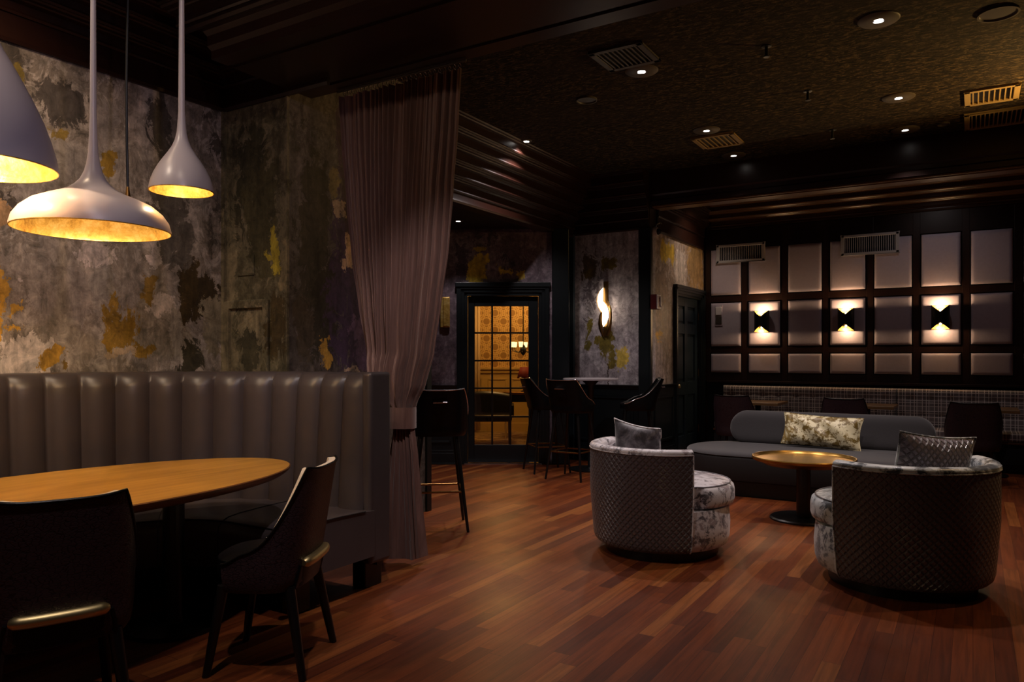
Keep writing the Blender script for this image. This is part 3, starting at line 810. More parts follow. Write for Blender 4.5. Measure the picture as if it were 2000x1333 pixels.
def dining_chair(label, loc, face, group):
    t = thing('dining_chair', label, 'chair', (*loc, 0), atan2(-face[0], face[1]), group)
    h, p = shell_parts(t, .250, .205, .355, .865, .475, .16, radians(112), M['croc'], M['linen'], M['black_leather'], .006)
    def cush(u, v):
        a_ = u*2*pi; r = sin(min(1, v*1.25)*pi/2) if v < .8 else 1
        x = .205*r*sgn(cos(a_))*abs(cos(a_))**.75; y = .180*r*sgn(sin(a_))*abs(sin(a_))**.75+.015
        z = .495-.018*r*r if v < .8 else .477-.07*(v-.8)/.2
        return (x, y, z)
    MB().grid(cush, 40, 16, closeu=True).build('seat', M['black_leather'], t, angle=80)
    for sx in (-1, 1):
        MB().tube([(sx*.17,-.15,.37),(sx*.21,-.22,0)], [.024,.016], 10).build('leg', M['black_wood'], t)
        MB().tube([(sx*.17,.13,.37),(sx*.20,.19,0)], [.024,.016], 10).build('leg', M['black_wood'], t)
    # brass pull bar curved across the lower back, with dark piping running down from its ends
    pts = []
    for k in range(13):
        tt = -.27+.54*k/12; q = p(tt, .475); pts.append((q[0]*.88, q[1]-.014, .462))
    rr = [.013]+[.022]*11+[.013]
    MB().tube(pts, rr, 12).build('brass_handle', M['brass'], t)
    MB().grid(lambda u, v: [c for c in (p(-.26+.52*u, .36+.10*v)[0]*.9, p(-.26+.52*u, .36+.10*v)[1]-.004, .36+.10*v)], 14, 3).build('handle_recess', M['black_leather'], t)
    for s in (-1, 1):
        q1 = p(s*.28, .46); q2 = p(s*.31, .40); q3 = p(s*.33, .36)
        MB().tube([(q1[0]*.93,q1[1]-.008,.455), (q2[0]*.97,q2[1]-.006,.41), (q3[0],q3[1]-.004,.36)], .007, 8).build('handle_piping', M['black_leather'], t)
    return t
dining_chair('croc-textured dining chair seen from behind, brass handle low on its back, at the left edge', P(-1.62,2.66), (-.90,.36), 'dining chairs at the oval table')
dining_chair('croc-textured dining chair seen from the side, at the right tip of the oval table', P(-1.06,3.29), P(-.995,.06), 'dining chairs at the oval table')

# ------------------------------------------------------------------ oval dining table
T = thing('oval_dining_table', 'large oval dining table with honey oak top in front of the leather booth', 'table', (-3.34,1.78,0))
ax, ay = .575, 1.12
def ell(u, r=1): return (ax*r*cos(2*pi*u), ay*r*sin(2*pi*u))
m = MB(); m.grid(lambda u, v: (*ell(u, 1-v*.999), .75), 96, 8, closeu=True); m.build('tabletop', M['oak'], T)
prof = [(0,.7499),(.006,.746),(.004,.738),(-.012,.722),(-.035,.708),(-.30,.708)]
m = MB(); m.grid(lambda u, v: ((ax+prof[int(round(v*5))][0])*cos(2*pi*u), (ay+prof[int(round(v*5))][0])*sin(2*pi*u), prof[int(round(v*5))][1]), 96, 5, closeu=True); m.build('table_edge', M['oak_edge'], T, angle=60)
for s in (-.5, .5):
    MB().lathe([(.045,.706),(.05,.60),(.05,.06),(.06,.03),(.22,.02),(.22,0),(0,0)], 32, (0,s,0)).build('pedestal', M['black'], T)

# ------------------------------------------------------------------ leather booth
BT = thing('leather_booth', 'curved taupe leather booth with a vertically channelled back', 'booth', (-3.6,2.6,0))
CX, CY, RB = -3.32, 2.13, 1.10
Y0b = .55; LS1 = CY-Y0b; LA = RB*pi/2; XEND = -2.93; LS2 = XEND-CX; LT = LS1+LA+LS2
def path(s, off=0):
    """front face of the backrest; off > 0 goes into the seat; returns x, y"""
    if s < LS1: return (CX-RB+off, Y0b+s)
    if s < LS1+LA:
        a = pi-(s-LS1)/RB; r = RB-off; return (CX+r*cos(a), CY+r*sin(a))
    return (CX+(s-LS1-LA), CY+RB-off)
CW = .1845; NCH = int(LT/CW)
prof = []
for k in range(13): prof.append((.0, .44+.70*k/12, 1-.0*k))          # (offset, z, bulge weight)
for k in range(1, 8):
    a = k/7*pi/2; prof.append((-.055*(1-cos(a)), 1.14+.085*sin(a), 1-.55*k/7))
prof += [(-.08,1.228,.34),(-.105,1.228,.25),(-.125,1.222,.12),(-.135,1.20,.05),(-.135,.9,0),(-.135,.12,0)]
npz = len(prof)-1
def bk(u, v):
    s = u*LT; o, z, wgt = prof[int(round(v*npz))]
    q = ((LT-s)/CW) % 1.0; b = abs(sin(pi*q))**.55
    lean = .05*(1-(z-.44)/.79)
    x, y = path(s, .052*b*wgt*(1 if v < .75 else 1)+o+lean)
    z2 = z+(.004*b if z > 1.1 else 0)
    return (x+3.6, y-2.6, z2)
m = MB(); m.grid(bk, int(LT/CW*14), npz); m.build('channelled_back', M['leather'], BT, angle=75)
# end cap panel of the backrest
ex = XEND
m = MB(); m.box(ex-.02+3.6, ex+.05+3.6, CY+RB-.045-2.6, CY+RB+.135-2.6, .15, 1.236); m.build('end_panel', M['leather'], BT, bevel=.022, seg=4)
# seat
SO = .655
def seat(u, v):
    s = u*(LT+.06)
    pr = [(.02,.455),(.10,.462),(.30,.468),(.50,.468),(.58,.462),(.625,.448),(.650,.425),(SO,.395),(SO,.36),(.650,.22),(.645,.205),(.60,.20)]
    o, z = pr[int(round(v*(len(pr)-1)))]
    x, y = path(s, o); return (x+3.6, y-2.6, z)
m = MB(); m.grid(seat, 130, 11)
n0 = len(m.v)
ends = [seat(1, k/11) for k in range(12)]; ends.append((ends[0][0], ends[0][1], .20))
m.fan(ends); st_ = m.build('seat', M['leather'], BT, angle=60)
m = MB(); m.tube([Vector(seat(k/120, 5.0/11))+Vector((0,0,.003)) for k in range(121)]+[Vector(seat(1, (5-k)/11))+Vector((.004,0,.002)) for k in range(1, 5)], .0035, 6); m.build('seat_piping', M['seam'], st_)
for frac in (.62, .835):
    m = MB(); m.tube([Vector(seat(frac, k/11))+Vector((0,0,.0015)) for k in range(0, 11)], .003, 6); m.build('seat_seam', M['seam'], st_)
m = MB(); m.grid(lambda u, v: (path(u*(LT-.15), .50-.55*v)[0]+3.6, path(u*(LT-.15), .50-.55*v)[1]-2.6, .20), 80, 1)
m.grid(lambda u, v: (path(u*(LT-.15), .50)[0]+3.6, path(u*(LT-.15), .50)[1]-2.6, .0+.2*v), 80, 1); m.build('plinth', M['black'], BT)
m = MB(); m.box(XEND-.12+3.6, XEND-.02+3.6, 3.22-2.6, 3.36-2.6, 0, .16); m.build('foot', M['black_wood'], BT, smooth=False, bevel=.006)
m = MB(); m.box(XEND-.12+3.6, XEND-.02+3.6, 2.70-2.6, 2.80-2.6, 0, .205)
m.build('foot', M['black_wood'], BT, smooth=False, bevel=.006)

# ------------------------------------------------------------------ pendants
def pendant(label, loc, prof_, stem_top, rod_top, power, tilt=0, group='white and gold pendants over the dining table'):
    t = thing('pendant_lamp', label, 'pendant lamp', loc, 0, group)
    shd = MB().lathe(prof_, 64).build('lamp_shade', M['white_metal'], t, angle=60)
    inn = [(r-.004, z) for r, z in prof_ if r > .03]
    MB().lathe(inn, 64).build('gold_lining', M['gold_leaf'], shd, angle=60)
    rim = prof_[0][0]
    MB().tube([((rim-.002)*cos(a*2*pi/64), (rim-.002)*sin(a*2*pi/64), 0) for a in range(64)], .0028, 6, closed=True).build('rim', M['gold_leaf'], shd)
    zt = prof_[-1][1]
    MB().tube([(0,0,zt-.01),(0,0,stem_top)], [prof_[-1][0]*1.0, .011], 12).build('stem', M['white_metal'], t)
    MB().tube([(0,0,stem_top),(0,0,rod_top)], .006, 8).build('suspension_rod', M['brass_dark'], t)
    zb = .095
    MB().lathe([(0,zb+.070),(.012,zb+.062),(.017,zb+.045),(.012,zb+.030),(0,zb+.024)], 16).build('bulb', M['bulb'], t)
    point('pendant_light', (0,0,zb-.005), power, (1,.74,.46), .018, t)
    return t
CZ = 3.60
# wide dome
dome = [(.314,0),(.313,.012),(.304,.045),(.280,.080),(.240,.114),(.188,.138),(.140,.157),(.102,.176),(.074,.198),(.052,.224),(.037,.256),(.027,.295),(.020,.345),(.0165,.42),(.014,.50)]
q = P(-1.836, 3.30)
pendant('wide flat white pendant dome lined with gold leaf, the lowest and widest one', (*q, 1.875), dome, 1.03, CZ-1.875, 11)
# small bell
bell = [(.142,0),(.141,.012),(.134,.045),(.121,.08),(.103,.115),(.082,.148),(.060,.180),(.042,.210),(.030,.240),(.022,.275),(.018,.32),(.015,.37)]
q = P(-1.545, 3.52)
pendant('small white bell pendant lined with gold leaf, right of the wide dome', (*q, 2.095), bell, 1.02, CZ-2.095, 4)
# tall teardrop at the left edge
tear = [(.270,0),(.270,.015),(.262,.06),(.246,.12),(.222,.19),(.192,.26),(.158,.33),(.122,.40),(.088,.46),(.060,.52),(.040,.58),(.027,.65),(.020,.72)]
q = P(-2.06, 2.90)
pendant('tall white pendant with a gold interior, cut off by the left edge', (*q, 2.055), tear, 1.10, CZ-2.055, 19)
# black cord ending in a brass tip
q = P(-1.94, 3.80)
t = thing('hanging_cord', 'thin black cord with a brass end hanging behind the wide dome pendant', 'cord', (*q, 2.10))
MB().tube([(0,0,CZ-2.10),(.0,0,1.0),(-.012,0,.6),(-.008,0,.3),(0,0,.07)], .0065, 8).build('cord', M['black'], t)
MB().lathe([(0,0),(.012,.0),(.014,.03),(.010,.05),(.007,.08),(0,.085)], 12).build('brass_end', M['brass_dark'], t)

# ------------------------------------------------------------------ curtain
CYP = 3.78
def ex(px): r = (px-1000)/F; return CYP*(CA*r-SA)/(SA*r+CA)
def zc(py, px): r = (px-1000)/F; d = CYP/(SA*r+CA); return EYE+(HY-py)*d/F
ztop = 3.09
keys = [(3.09,669,903),(2.75,673,897),(2.35,682,887),(2.0,691,878),(1.65,703,864),(1.35,716,850),(1.15,732,832),(1.03,752,814),(.97,769,809),(.90,770,809),(.84,768,812),(.70,762,818),(.45,754,825),(.15,747,834),(.03,744,838)]
def edges(z):
    for k in range(len(keys)-1):
        z1, a1, b1 = keys[k]; z2, a2, b2 = keys[k+1]
        if z >= z2:
            f = max(0, min(1, (z1-z)/(z1-z2))); f = f*f*(3-2*f)*.35+f*.65
            return ex(a1+(a2-a1)*f), ex(b1+(b2-b1)*f)
    return ex(keys[-1][1]), ex(keys[-1][2])
CT = thing('curtain', 'tall mauve curtain tied back at its waist beside the booth', 'curtain', (-2.95,CYP,0))
rnd = [random.uniform(-1,1) for _ in range(64)]
def pleat(u, z):
    f = max(0, min(1, (ztop-z)/2.1))
    ph = u*2*pi*21+1.6*sin(u*17.0+1)+.8*sin(u*41)
    a = .034*(1-f*.35)*(1+.40*sin(u*29+2))
    big = .030*f*sin(u*2*pi*5.3+1.2)
    return a*(1-1.9*abs(sin(ph/2))**.8)+.2*a*sin(2*ph+u*9)+big
def top_c(u, v):
    z = ztop+(.90-ztop)*v
    xl, xr = edges(z); wd = (xr-xl)
    uu = u+.012*sin(v*9+u*30)*(v)
    squeeze = max(0, 1-abs(z-.93)/.28)
    sag = -.10*max(0, (z-1.0)/2.1)*0
    dy = pleat(u, z)*(1-.45*squeeze)
    body = -.06*cos((u-.5)*pi)*min(1, v*1.4)
    # a swag swelling just above the tie
    if 1.0 < z < 1.35: body -= .05*sin((z-1.0)/.35*pi)*max(0, sin(pi*(u*.9+.25)))
    xx = xl+wd*(uu if 0 <= uu <= 1 else u)
    return (xx+2.95, dy+body, z)
m = MB(); m.grid(top_c, 420, 90); m.build('upper_drape', M['curtain'], CT, fixn=False, angle=85)
def low_c(u, v):
    z = .90+(.025-.90)*v
    xl, xr = edges(z); f = v
    ph = u*2*pi*2.1+.9*sin(u*5); n = .010+.026*f
    dy = n*sin(ph)+.008*sin(u*60)*(1-f*.7)-.05*cos((u-.5)*pi)
    if .74 < u < .84: dy += .10*min(1, f*3)*sin((u-.74)/.10*pi)      # deep fold between the two lengths
    zz = z+(.045*f*max(0, (u-.70)/.3) if v > .5 else 0)*(v-.5)*2
    return (xl+(xr-xl)*u+2.95, dy, zz)
m = MB(); m.grid(low_c, 220, 50); m.build('lower_drape', M['curtain'], CT, fixn=False, angle=85)
xl, xr = edges(.93); xm, hw = (xl+xr)/2+2.95, (xr-xl)/2+.012
m = MB()
def band(u, v):
    a = u*2*pi; return (xm+hw*cos(a), -.02+.085*sin(a), .865+.135*v+.004*sin(v*6*pi))
m.grid(band, 40, 18, closeu=True); m.build('tieback', M['curtain'], CT)
# hem band
m = MB(); m.grid(lambda u, v: (low_c(u*.74, .86+.14*v)[0], low_c(u*.74, .86+.14*v)[1]-.004, low_c(u*.74, .86+.14*v)[2]), 120, 4); m.build('hem', M['curtain'], CT, fixn=False)
# heading tape + rail + rings
RL = thing('curtain_rail', 'dark metal rail with a row of rings above the mauve curtain', 'curtain rail', (-2.95,CYP,3.12))
xa, xb = edges(3.09)
MB().tube([(xa+2.95-.05,0,.018),(xb+2.95+.03,0,.018)], .007, 8).build('rail', M['vent_dark'], RL)
for k in range(26):
    x = xa+2.95+(xb-xa)*(k+.5)/26
    MB().tube([(x+.0,.013*cos(a*pi/5),-.006+.013*sin(a*pi/5)) for a in range(10)], .0025, 5, closed=True).build('ring', M['chrome'], RL)

# ------------------------------------------------------------------ swivel chairs
def swivel(label, cx, d, face_deg, half, vel, quilt_m, R=.50, ztp=.745):
    """face_deg: facing angle measured in the camera plan; converted to room angle"""
    X, Y = P(cx, d)
    t = thing('swivel_armchair', label, 'armchair', (X, Y, 0), 0, 'round swivel armchairs')
    fa = radians(face_deg)+YAW; bk_ = fa+pi; hs = radians(half)
    a0, a1 = bk_-hs, bk_+hs
    def rr(z): return R*(.945+.055*min(1, (z-.07)/.35))
    prof_o = [(R*.90,.072),(R*.935,.09)]+[(rr(.12+k*.05), .12+k*.05) for k in range(12)]+[(R,ztp-.03)]
    qb = MB().lathe(prof_o, 96, a0=a0, a1=a1).build('quilted_back', quilt_m, t, angle=80)
    th = .085
    top = [(R,ztp-.03),(R+.004,ztp-.018),(R-.006,ztp-.004),(R-.025,ztp+.004),(R-.05,ztp+.002),(R-.072,ztp-.008),(R-th,ztp-.028),(R-th,.60),(R-th,.30)]
    MB().lathe(top, 96, a0=a0, a1=a1).build('inner_back', vel, t, angle=80)
    for aa in (a0, a1):
        pts = [(r*cos(aa), r*sin(aa), z) for r, z in prof_o+top[1:7]+[(R-th,.072)]]
        MB().fan(pts).build('arm_end', vel, t)
        MB().tube([(r*cos(aa), r*sin(aa), z) for r, z in prof_o], .005, 6).build('arm_piping', vel, qb)
    MB().tube([((R+.002)*cos(a0+(a1-a0)*k/80), (R+.002)*sin(a0+(a1-a0)*k/80), ztp-.032) for k in range(81)], .0045, 6).build('top_piping', vel, qb)
    MB().lathe([(0,.07),(R*.86,.072),(R*.905,.085),(R*.935,.13),(R*.945,.22),(R*.925,.335),(0,.335)], 72).build('seat_drum', vel, t, angle=50)
    ux, uy = cos(fa)*.035, sin(fa)*.035; rc = R-.10+.06
    cu = [(0,.338),(rc*.93,.340),(rc*.985,.350),(rc,.375),(rc,.430),(rc*.985,.462),(rc*.94,.480),(rc*.85,.490),(rc*.5,.503),(0,.508)]
    def cf(u, v):
        r, z = cu[int(round(v*9))]; a = u*2*pi
        dback = cos(a-fa); lim = (R-th-.004)
        # keep the cushion inside the shell at the back, overhanging at the front
        r2 = r if dback > 0 else min(r, lim*1.0)
        sh = .055*max(0, dback)
        return ((r2+sh*(r/rc))*cos(a), (r2+sh*(r/rc))*sin(a), z)
    m = MB(); m.grid(cf, 72, 9, closeu=True); sc_ = m.build('seat_cushion', vel, t, angle=60)
    m = MB(); m.tube([Vector(cf(k/72, 6/9))+Vector((0,0,.002)) for k in range(72)], .005, 6, closed=True); m.build('cushion_piping', M['velvet_plum'], sc_)
    MB().lathe([(0,.072),(R*.80,.072),(R*.78,0),(0,0)], 48).build('plinth', M['black'], t, angle=40)
    return t, (X, Y), fa
_, cL, fL = swivel('round swivel armchair, quilted outside and silver velvet inside, left of the brass table', 1.03, 5.20, 26, 77, M['velvet'], M['quilt'], .487, .732)
_, cR, fR = swivel('round swivel armchair with quilted back turned to the viewer, right of the brass table', 2.285, 4.43, 102, 82, M['velvet_r'], M['quilt'], .50, .735)

def pillow(name, label, w_, h_, th, mat, loc, rot, pipe=None, back=None, puff=1.0):
    t = thing(name, label, 'pillow', loc, 0); t.rotation_euler = rot
    def fn(side):
        def g(u, v):
            a, b = 2*u-1, 2*v-1
            ex_ = 1-.10*(1-a*a)*abs(b)**3*1.0; ey_ = 1-.13*(1-abs(a)**2)*1.0
            x = a*w_/2*(1-.07*(1-b*b)); z = b*h_/2*(1-.09*(1-a*a))
            k = max(0, (1-abs(a)**2.6))*max(0, (1-abs(b)**2.6))
            cr = .012*sin(a*9+b*4)*k*puff
            return (x, side*(th/2*k**.55)+cr*.6, z)
        return g
    uvf = lambda u, v: (u*w_, v*h_)
    fc = MB().grid(fn(-1), 30, 24, uv=uvf).build('front_cover', mat, t, angle=85)
    MB().grid(fn(1), 30, 24, uv=uvf).build('back_cover', back or mat, t, angle=85)
    rim = [fn(1)(k/30, 0) for k in range(30)]+[fn(1)(1, k/24) for k in range(24)]+[fn(1)(1-k/30, 1) for k in range(30)]+[fn(1)(0, 1-k/24) for k in range(24)]
    MB().tube(rim, .006, 6, closed=True).build('piping', pipe or mat, fc)
    return t
# plum pillow in the left chair, leaning on its back
def chair_pillow(name, label, c, ang, rad, zc_, w_, h_, mat, pipe, rake=.30, roll=0, back=None):
    x, y = c[0]+rad*cos(ang), c[1]+rad*sin(ang)
    t = pillow(name, label, w_, h_, .15, mat, (x, y, zc_), (0,0,0), pipe, back)
    Rz = Matrix.Rotation(ang-pi/2, 4, 'Z')   # local +y points outwards along ang
    t.rotation_euler = (Rz @ Matrix.Rotation(-rake, 4, 'X') @ Matrix.Rotation(roll, 4, 'Y')).to_euler()
    return t
chair_pillow('throw_pillow', 'dark plum velvet pillow leaning in the left swivel armchair', cL, fL+radians(190), .225, .68, .42, .40, M['velvet_plum'], M['velvet'], .16, -.10)
chair_pillow('throw_pillow', 'quilted silver-mauve pillow with teal piping in the right swivel armchair', cR, fR+radians(188), .215, .69, .58, .40, M['velvet_r'], M['velvet_r'], .14, -.10, M['quilt_pillow'])

# ------------------------------------------------------------------ brass tray table
q = at_z(1570, 893, .50)
T = thing('tray_table', 'round brass tray table between the two swivel armchairs', 'coffee table', (P(2.37,6.12)[0], P(2.37,6.12)[1], 0))
MB().lathe([(0,.478),(.385,.478),(.398,.488),(.402,.505),(.398,.512),(.390,.512),(.384,.500),(.376,.490),(0,.489)], 72).build('tray_top', M['tray'], T, angle=35)
MB().lathe([(0,.445),(.30,.445),(.36,.478),(0,.478)], 48).build('top_support', M['brass_dark'], T)
MB().lathe([(.055,.445),(.055,.03),(.055,.02)], 32).build('column', M['black'], T)
MB().lathe([(0,.025),(.25,.022),(.262,.012),(.262,0),(0,0)], 48).build('base', M['black'], T, angle=35)

# ------------------------------------------------------------------ sofa
S = thing('sofa', 'low charcoal sofa with pill-shaped seat and rounded back', 'sofa', (-1.22,7.62,0))
def pill(hx, hy, u, ins=0):
    """rounded stadium outline"""
    r = hy-ins; L = hx-hy; per = 4*L+2*pi*r; s = u*per
    if s < 2*L: return (-L+s, -r)
    s -= 2*L
    if s < pi*r: a = -pi/2+s/r; return (L+r*cos(a), r*sin(a))
    s -= pi*r
    if s < 2*L: return (L-s, r)
    s -= 2*L; a = pi/2+s/r; return (-L+r*cos(a), r*sin(a))
def pillsolid(prof_, hx, hy):
    m = MB(); n = len(prof_)-1
    m.grid(lambda u, v: (*pill(hx, hy, u, prof_[int(round(v*n))][0]), prof_[int(round(v*n))][1]), 120, n, closeu=True); return m
HX, HYs = 1.28, .53
pillsolid([(.10,.14),(.03,.16),(.01,.22),(0,.36),(.005,.392),(.02,.405)], HX, HYs).build('seat_base', M['sofa_base'], S, angle=50)
pillsolid([(.01,.385),(-.004,.392),(.0,.405),(.015,.418),(.05,.428),(.20,.435),(.529,.438)], HX, HYs).build('seat_cushion', M['sofa'], S, angle=60)
pillsolid([(.14,.14),(.14,0)], HX, HYs).build('plinth', M['black'], S)
bx0, bx1 = -.97, .93
def backr(side):
    def g(u, v):
        a, b = 2*u-1, 2*v-1
        x = (bx0+bx1)/2+(bx1-bx0)/2*a
        r = .17; L = (bx1-bx0)/2-r; dx = max(0, abs((bx1-bx0)/2*a)-L)
        half = .17 if dx == 0 else sqrt(max(0, r*r-dx*dx))
        zc_, hz = .59, half
        z = zc_+hz*b
        k = sqrt(max(0, 1-abs(b)**6))*(min(1, (half/.17))**.6)
        k2 = k
        return (x, .36+.10*((z-.42)/.35)+side*.07*k2, z)
    return g
m = MB(); e = lambda u: .5-.5*cos(pi*u)
m.grid(lambda u, v: backr(-1)(e(u), e(v)), 80, 20); m.grid(lambda u, v: backr(1)(e(u), e(v)), 80, 20); m.build('backrest', M['sofa'], S, angle=80)
g = pillow('lumbar_pillow', 'shiny gold crushed velvet lumbar pillow on the charcoal sofa', .74, .31, .17, M['gold_pillow'], (-1.22+.02,7.62+.22,.615), (-.22,.04,-.10), M['gold_pillow'], None, 2.2)
gx_, gy_, _ = at_Y(1604, 840, 7.80)
g.location = (gx_, 7.80, .60)

# ------------------------------------------------------------------ cafe tables and chairs at the banquette
def cafe_table(x, y, label):
    t = thing('cafe_table', label, 'table', (x, y, 0), 0, 'square wooden tables along the banquette')
    MB().box(-.31,.31,-.31,.31,.715,.75).build('tabletop', M['oak_edge'] if False else M['oak_cafe'], t, bevel=.004)
    MB().lathe([(.035,.715),(.035,.03),(.05,.02),(.22,.012),(.22,0),(0,0)], 24).build('pedestal', M['black'], t, angle=40)
M['oak_cafe'] = plain('cafe_oak', (.12,.060,.022), .35, noise=.3, nscale=14)
cafe_table(-2.36, 9.93, 'square wooden table at the left end of the plaid banquette')
cafe_table(-1.08, 9.93, 'square wooden table near the middle of the plaid banquette')
cafe_table(.12, 9.93, 'square wooden table at the right, behind the nearest black side chair')
def side_chair(x, y, label, rz=0.0):
    t = thing('side_chair', label, 'chair', (x, y, 0), rz, 'dark side chairs facing the banquette')
    shell_parts(t, .255, .235, .36, .865, .48, .22, radians(120), M['croc'], M['black_leather'], M['black_leather'], .005)
    MB().box(-.20,.20,-.17,.22,.43,.49).build('seat', M['black_leather'], t, bevel=.03, seg=3)
    for sx in (-1, 1):
        for sy in (-1, 1): MB().tube([(sx*.17,sy*.16,.37),(sx*.21,sy*.21,0)], [.019,.011], 10).build('leg', M['black_wood'], t)
side_chair(-2.48, 9.38, 'dark side chair behind the left end of the sofa')
side_chair(-1.23, 9.38, 'dark side chair behind the sofa, above the gold pillow')
side_chair(.0, 9.18, 'dark side chair behind the right swivel armchair, nearest to the viewer', .05)

# ------------------------------------------------------------------ bar stools and bar table
def bar_stool(label, loc, face, group='black bar stools around the tall table'):
    t = thing('bar_stool', label, 'bar stool', (*loc, 0), atan2(-face[0], face[1]), group)
    shell_parts(t, .225, .215, .72, 1.085, .80, .30, radians(122), M['black_leather'], M['black_leather'], M['chrome'], .0045)
    MB().lathe([(0,.815),(.15,.812),(.185,.80),(.195,.775),(.19,.74),(0,.74)], 40).build('seat', M['black_leather'], t, angle=60)
    for sx in (-1, 1):
        for sy in (-1, 1): MB().tube([(sx*.13,sy*.13,.735),(sx*.215,sy*.215,0)], [.018,.011], 10).build('leg', M['black_wood'], t)
    k = .13+.085*(.735-.30)/.735
    MB().tube([(k,k,.30),(-k,k,.30),(-k,-k,.30),(k,-k,.30)], .008, 8, closed=True).build('footrest', M['brass_dark'], t)
    MB().tube([(-.055,-.275,.985),(-.05,-.305,.985),(.05,-.305,.985),(.055,-.275,.985)], .007, 8).build('back_handle', M['chrome'], t)
    return t
def cdir(cx, d): v = P(cx, d); return v
bar_stool('black bar stool with chrome-edged back, half hidden behind the mauve curtain', P(-.575,5.85), cdir(-.15,1), 'black bar stools')
TBc = P(.925, 8.85)
T = thing('bar_table', 'tall round bar table with a pale top before the marbled wall', 'bar table', (*TBc, 0))
MB().lathe([(0,1.045),(.30,1.048),(.325,1.055),(.325,1.072),(0,1.075)], 56).build('tabletop', M['tabletop_white'], T, angle=35)
MB().lathe([(.10,1.045),(.04,.98),(.035,.30),(.035,.04),(.05,.02),(.26,.012),(.26,0),(0,0)], 32).build('pedestal', M['black'], T, angle=50)
bar_stool('black bar stool in side view, between the glazed door and the tall table', P(.40,8.72), cdir(.9,.25))
bar_stool('black bar stool with its back to the viewer, in front of the tall round table', P(.66,8.20), cdir(.55,.85))
bar_stool('black bar stool in side view, right of the tall round table by the corner post', P(1.42,8.55), cdir(-1,.12))

# ------------------------------------------------------------------ wall fixtures
# swirl lamp
x0, _, z0 = at_Y(1181, 600, YS)
t = thing('swirl_wall_lamp', 'brass wall lamp of twisting glowing ribbons on the marbled wall', 'wall lamp', (x0, YS-.002, z0))
mpx = at_Y(1182,600,YS)[0]-at_Y(1181,600,YS)[0]
mpz = (at_Y(1181,600,YS)[2]-at_Y(1181,610,YS)[2])/10
def lx(cpx): return (1120+cpx/5.79-1181)*mpx
def lz(cpy): return (600-(530+cpy/5.79))*mpz
MB().box(lx(350),lx(398),-.03,0,lz(730),lz(120)).build('back_bar', M['brass_dark'], t, smooth=False, bevel=.004)
def leaf(pl, pr_, y, mat, name, bulge=.03):
    m = MB(); n = len(pl)-1
    def fn(u, v):
        k = v*n; i = min(int(k), n-1); f = k-i
        a = [pl[i][q]+(pl[i+1][q]-pl[i][q])*f for q in (0,1)]; b = [pr_[i][q]+(pr_[i+1][q]-pr_[i][q])*f for q in (0,1)]
        x = a[0]+(b[0]-a[0])*u; z = a[1]+(b[1]-a[1])*u
        return (lx(x), y-bulge*sin(pi*v)*(1-abs(2*u-1)*.4), lz(z))
    m.grid(fn, 6, n*4); return m.build(name, mat, t, solid=.004)
leaf([(352,190),(318,230),(298,290),(296,350),(310,410),(335,455),(356,475)], [(354,190),(355,230),(356,290),(356,350),(356,410),(356,455),(358,477)], -.045, M['swirl_glow'] if 'swirl_glow' in M else emit('swirl_glow', (1,.86,.66), 4.5), 'glowing_ribbon')
leaf([(356,350),(356,400),(356,450),(354,500),(350,550),(350,600),(358,628)], [(360,350),(392,385),(415,430),(424,480),(420,530),(400,585),(362,630)], -.050, D.materials['swirl_glow'], 'glowing_ribbon')
leaf([(398,330),(400,400),(424,440),(430,520),(418,600),(400,680),(372,735)], [(402,330),(440,400),(455,440),(458,520),(455,600),(440,680),(410,735)], -.040, M['brass_dark'], 'brass_ribbon')
leaf([(330,450),(312,500),(304,550),(302,600),(310,660),(330,710),(350,740)], [(352,470),(350,510),(350,550),(350,600),(352,660),(356,710),(362,740)], -.040, M['brass_dark'], 'brass_ribbon')
leaf([(350,185),(316,225),(292,290),(290,350),(304,412),(330,460),(350,480)], [(352,190),(320,232),(299,292),(297,350),(311,410),(336,456),(354,476)], -.052, M['brass_dark'], 'brass_edge')
point('swirl_light', (lx(400), -.09, lz(430)), 2.2, (1,.80,.60), .05, t)
# gold wall panel lamp left of the French door
t = thing('gold_wall_plaque', 'narrow gold leaf plaque on the mauve wall left of the glazed door', 'wall art', (*P((868-1000)/F*9.26, 9.26), 0), YAW)
z0, z1 = fz(640), fz(581)
MB().box(-.048,.068,-.02,0,z0,z1).build('plaque', M['gold_leaf'], t, smooth=False, bevel=.004)
MB().box(-.012,.060,-.035,-.02,z0+.012,z1-.006).build('raised_leaf', D.materials['gold_leaf'], t, smooth=False, bevel=.006)
# fire alarm on the corner post
fy, fzc = YS+.06, at_X(1284,593,XD)[2]
t = thing('fire_alarm', 'red fire alarm box with white lettering on the corner beside the door wall', 'fire alarm', (XD+.003, YS+.10, fzc))
MB().box(0,.10,-.135,.0,-.09,.09).build('housing', M['red_plastic'], t, bevel=.008)
MB().box(.10,.108,-.13,.0,-.085,.085).build('face_plate', M['letter'], t, smooth=False, bevel=.002)
MB().box(.108,.110,-.120,-.010,-.072,.072).build('red_face', M['red_plastic'], t, smooth=False)
def text(body, size, loc, rot, mat, parent, name='lettering', ext=.001):
    cu = D.curves.new(name, 'FONT'); cu.body = body; cu.size = size; cu.extrude = ext; cu.align_x = 'CENTER'; cu.align_y = 'CENTER'
    o = D.objects.new(name, cu); COL.objects.link(o); o.parent = parent; o.location = loc; o.rotation_euler = rot
    cu.materials.append(mat)
    me = D.meshes.new_from_object(o.evaluated_get(bpy.context.evaluated_depsgraph_get())); D.objects.remove(o)
    o = D.objects.new(name, me); COL.objects.link(o); o.parent = parent; o.location = loc; o.rotation_euler = rot; return o
for k, c_ in enumerate('FIRE'):
    text(c_, .048, (.1108, -.085, .052-.035*k), (pi/2,0,pi/2), M['letter'], t, 'letter')
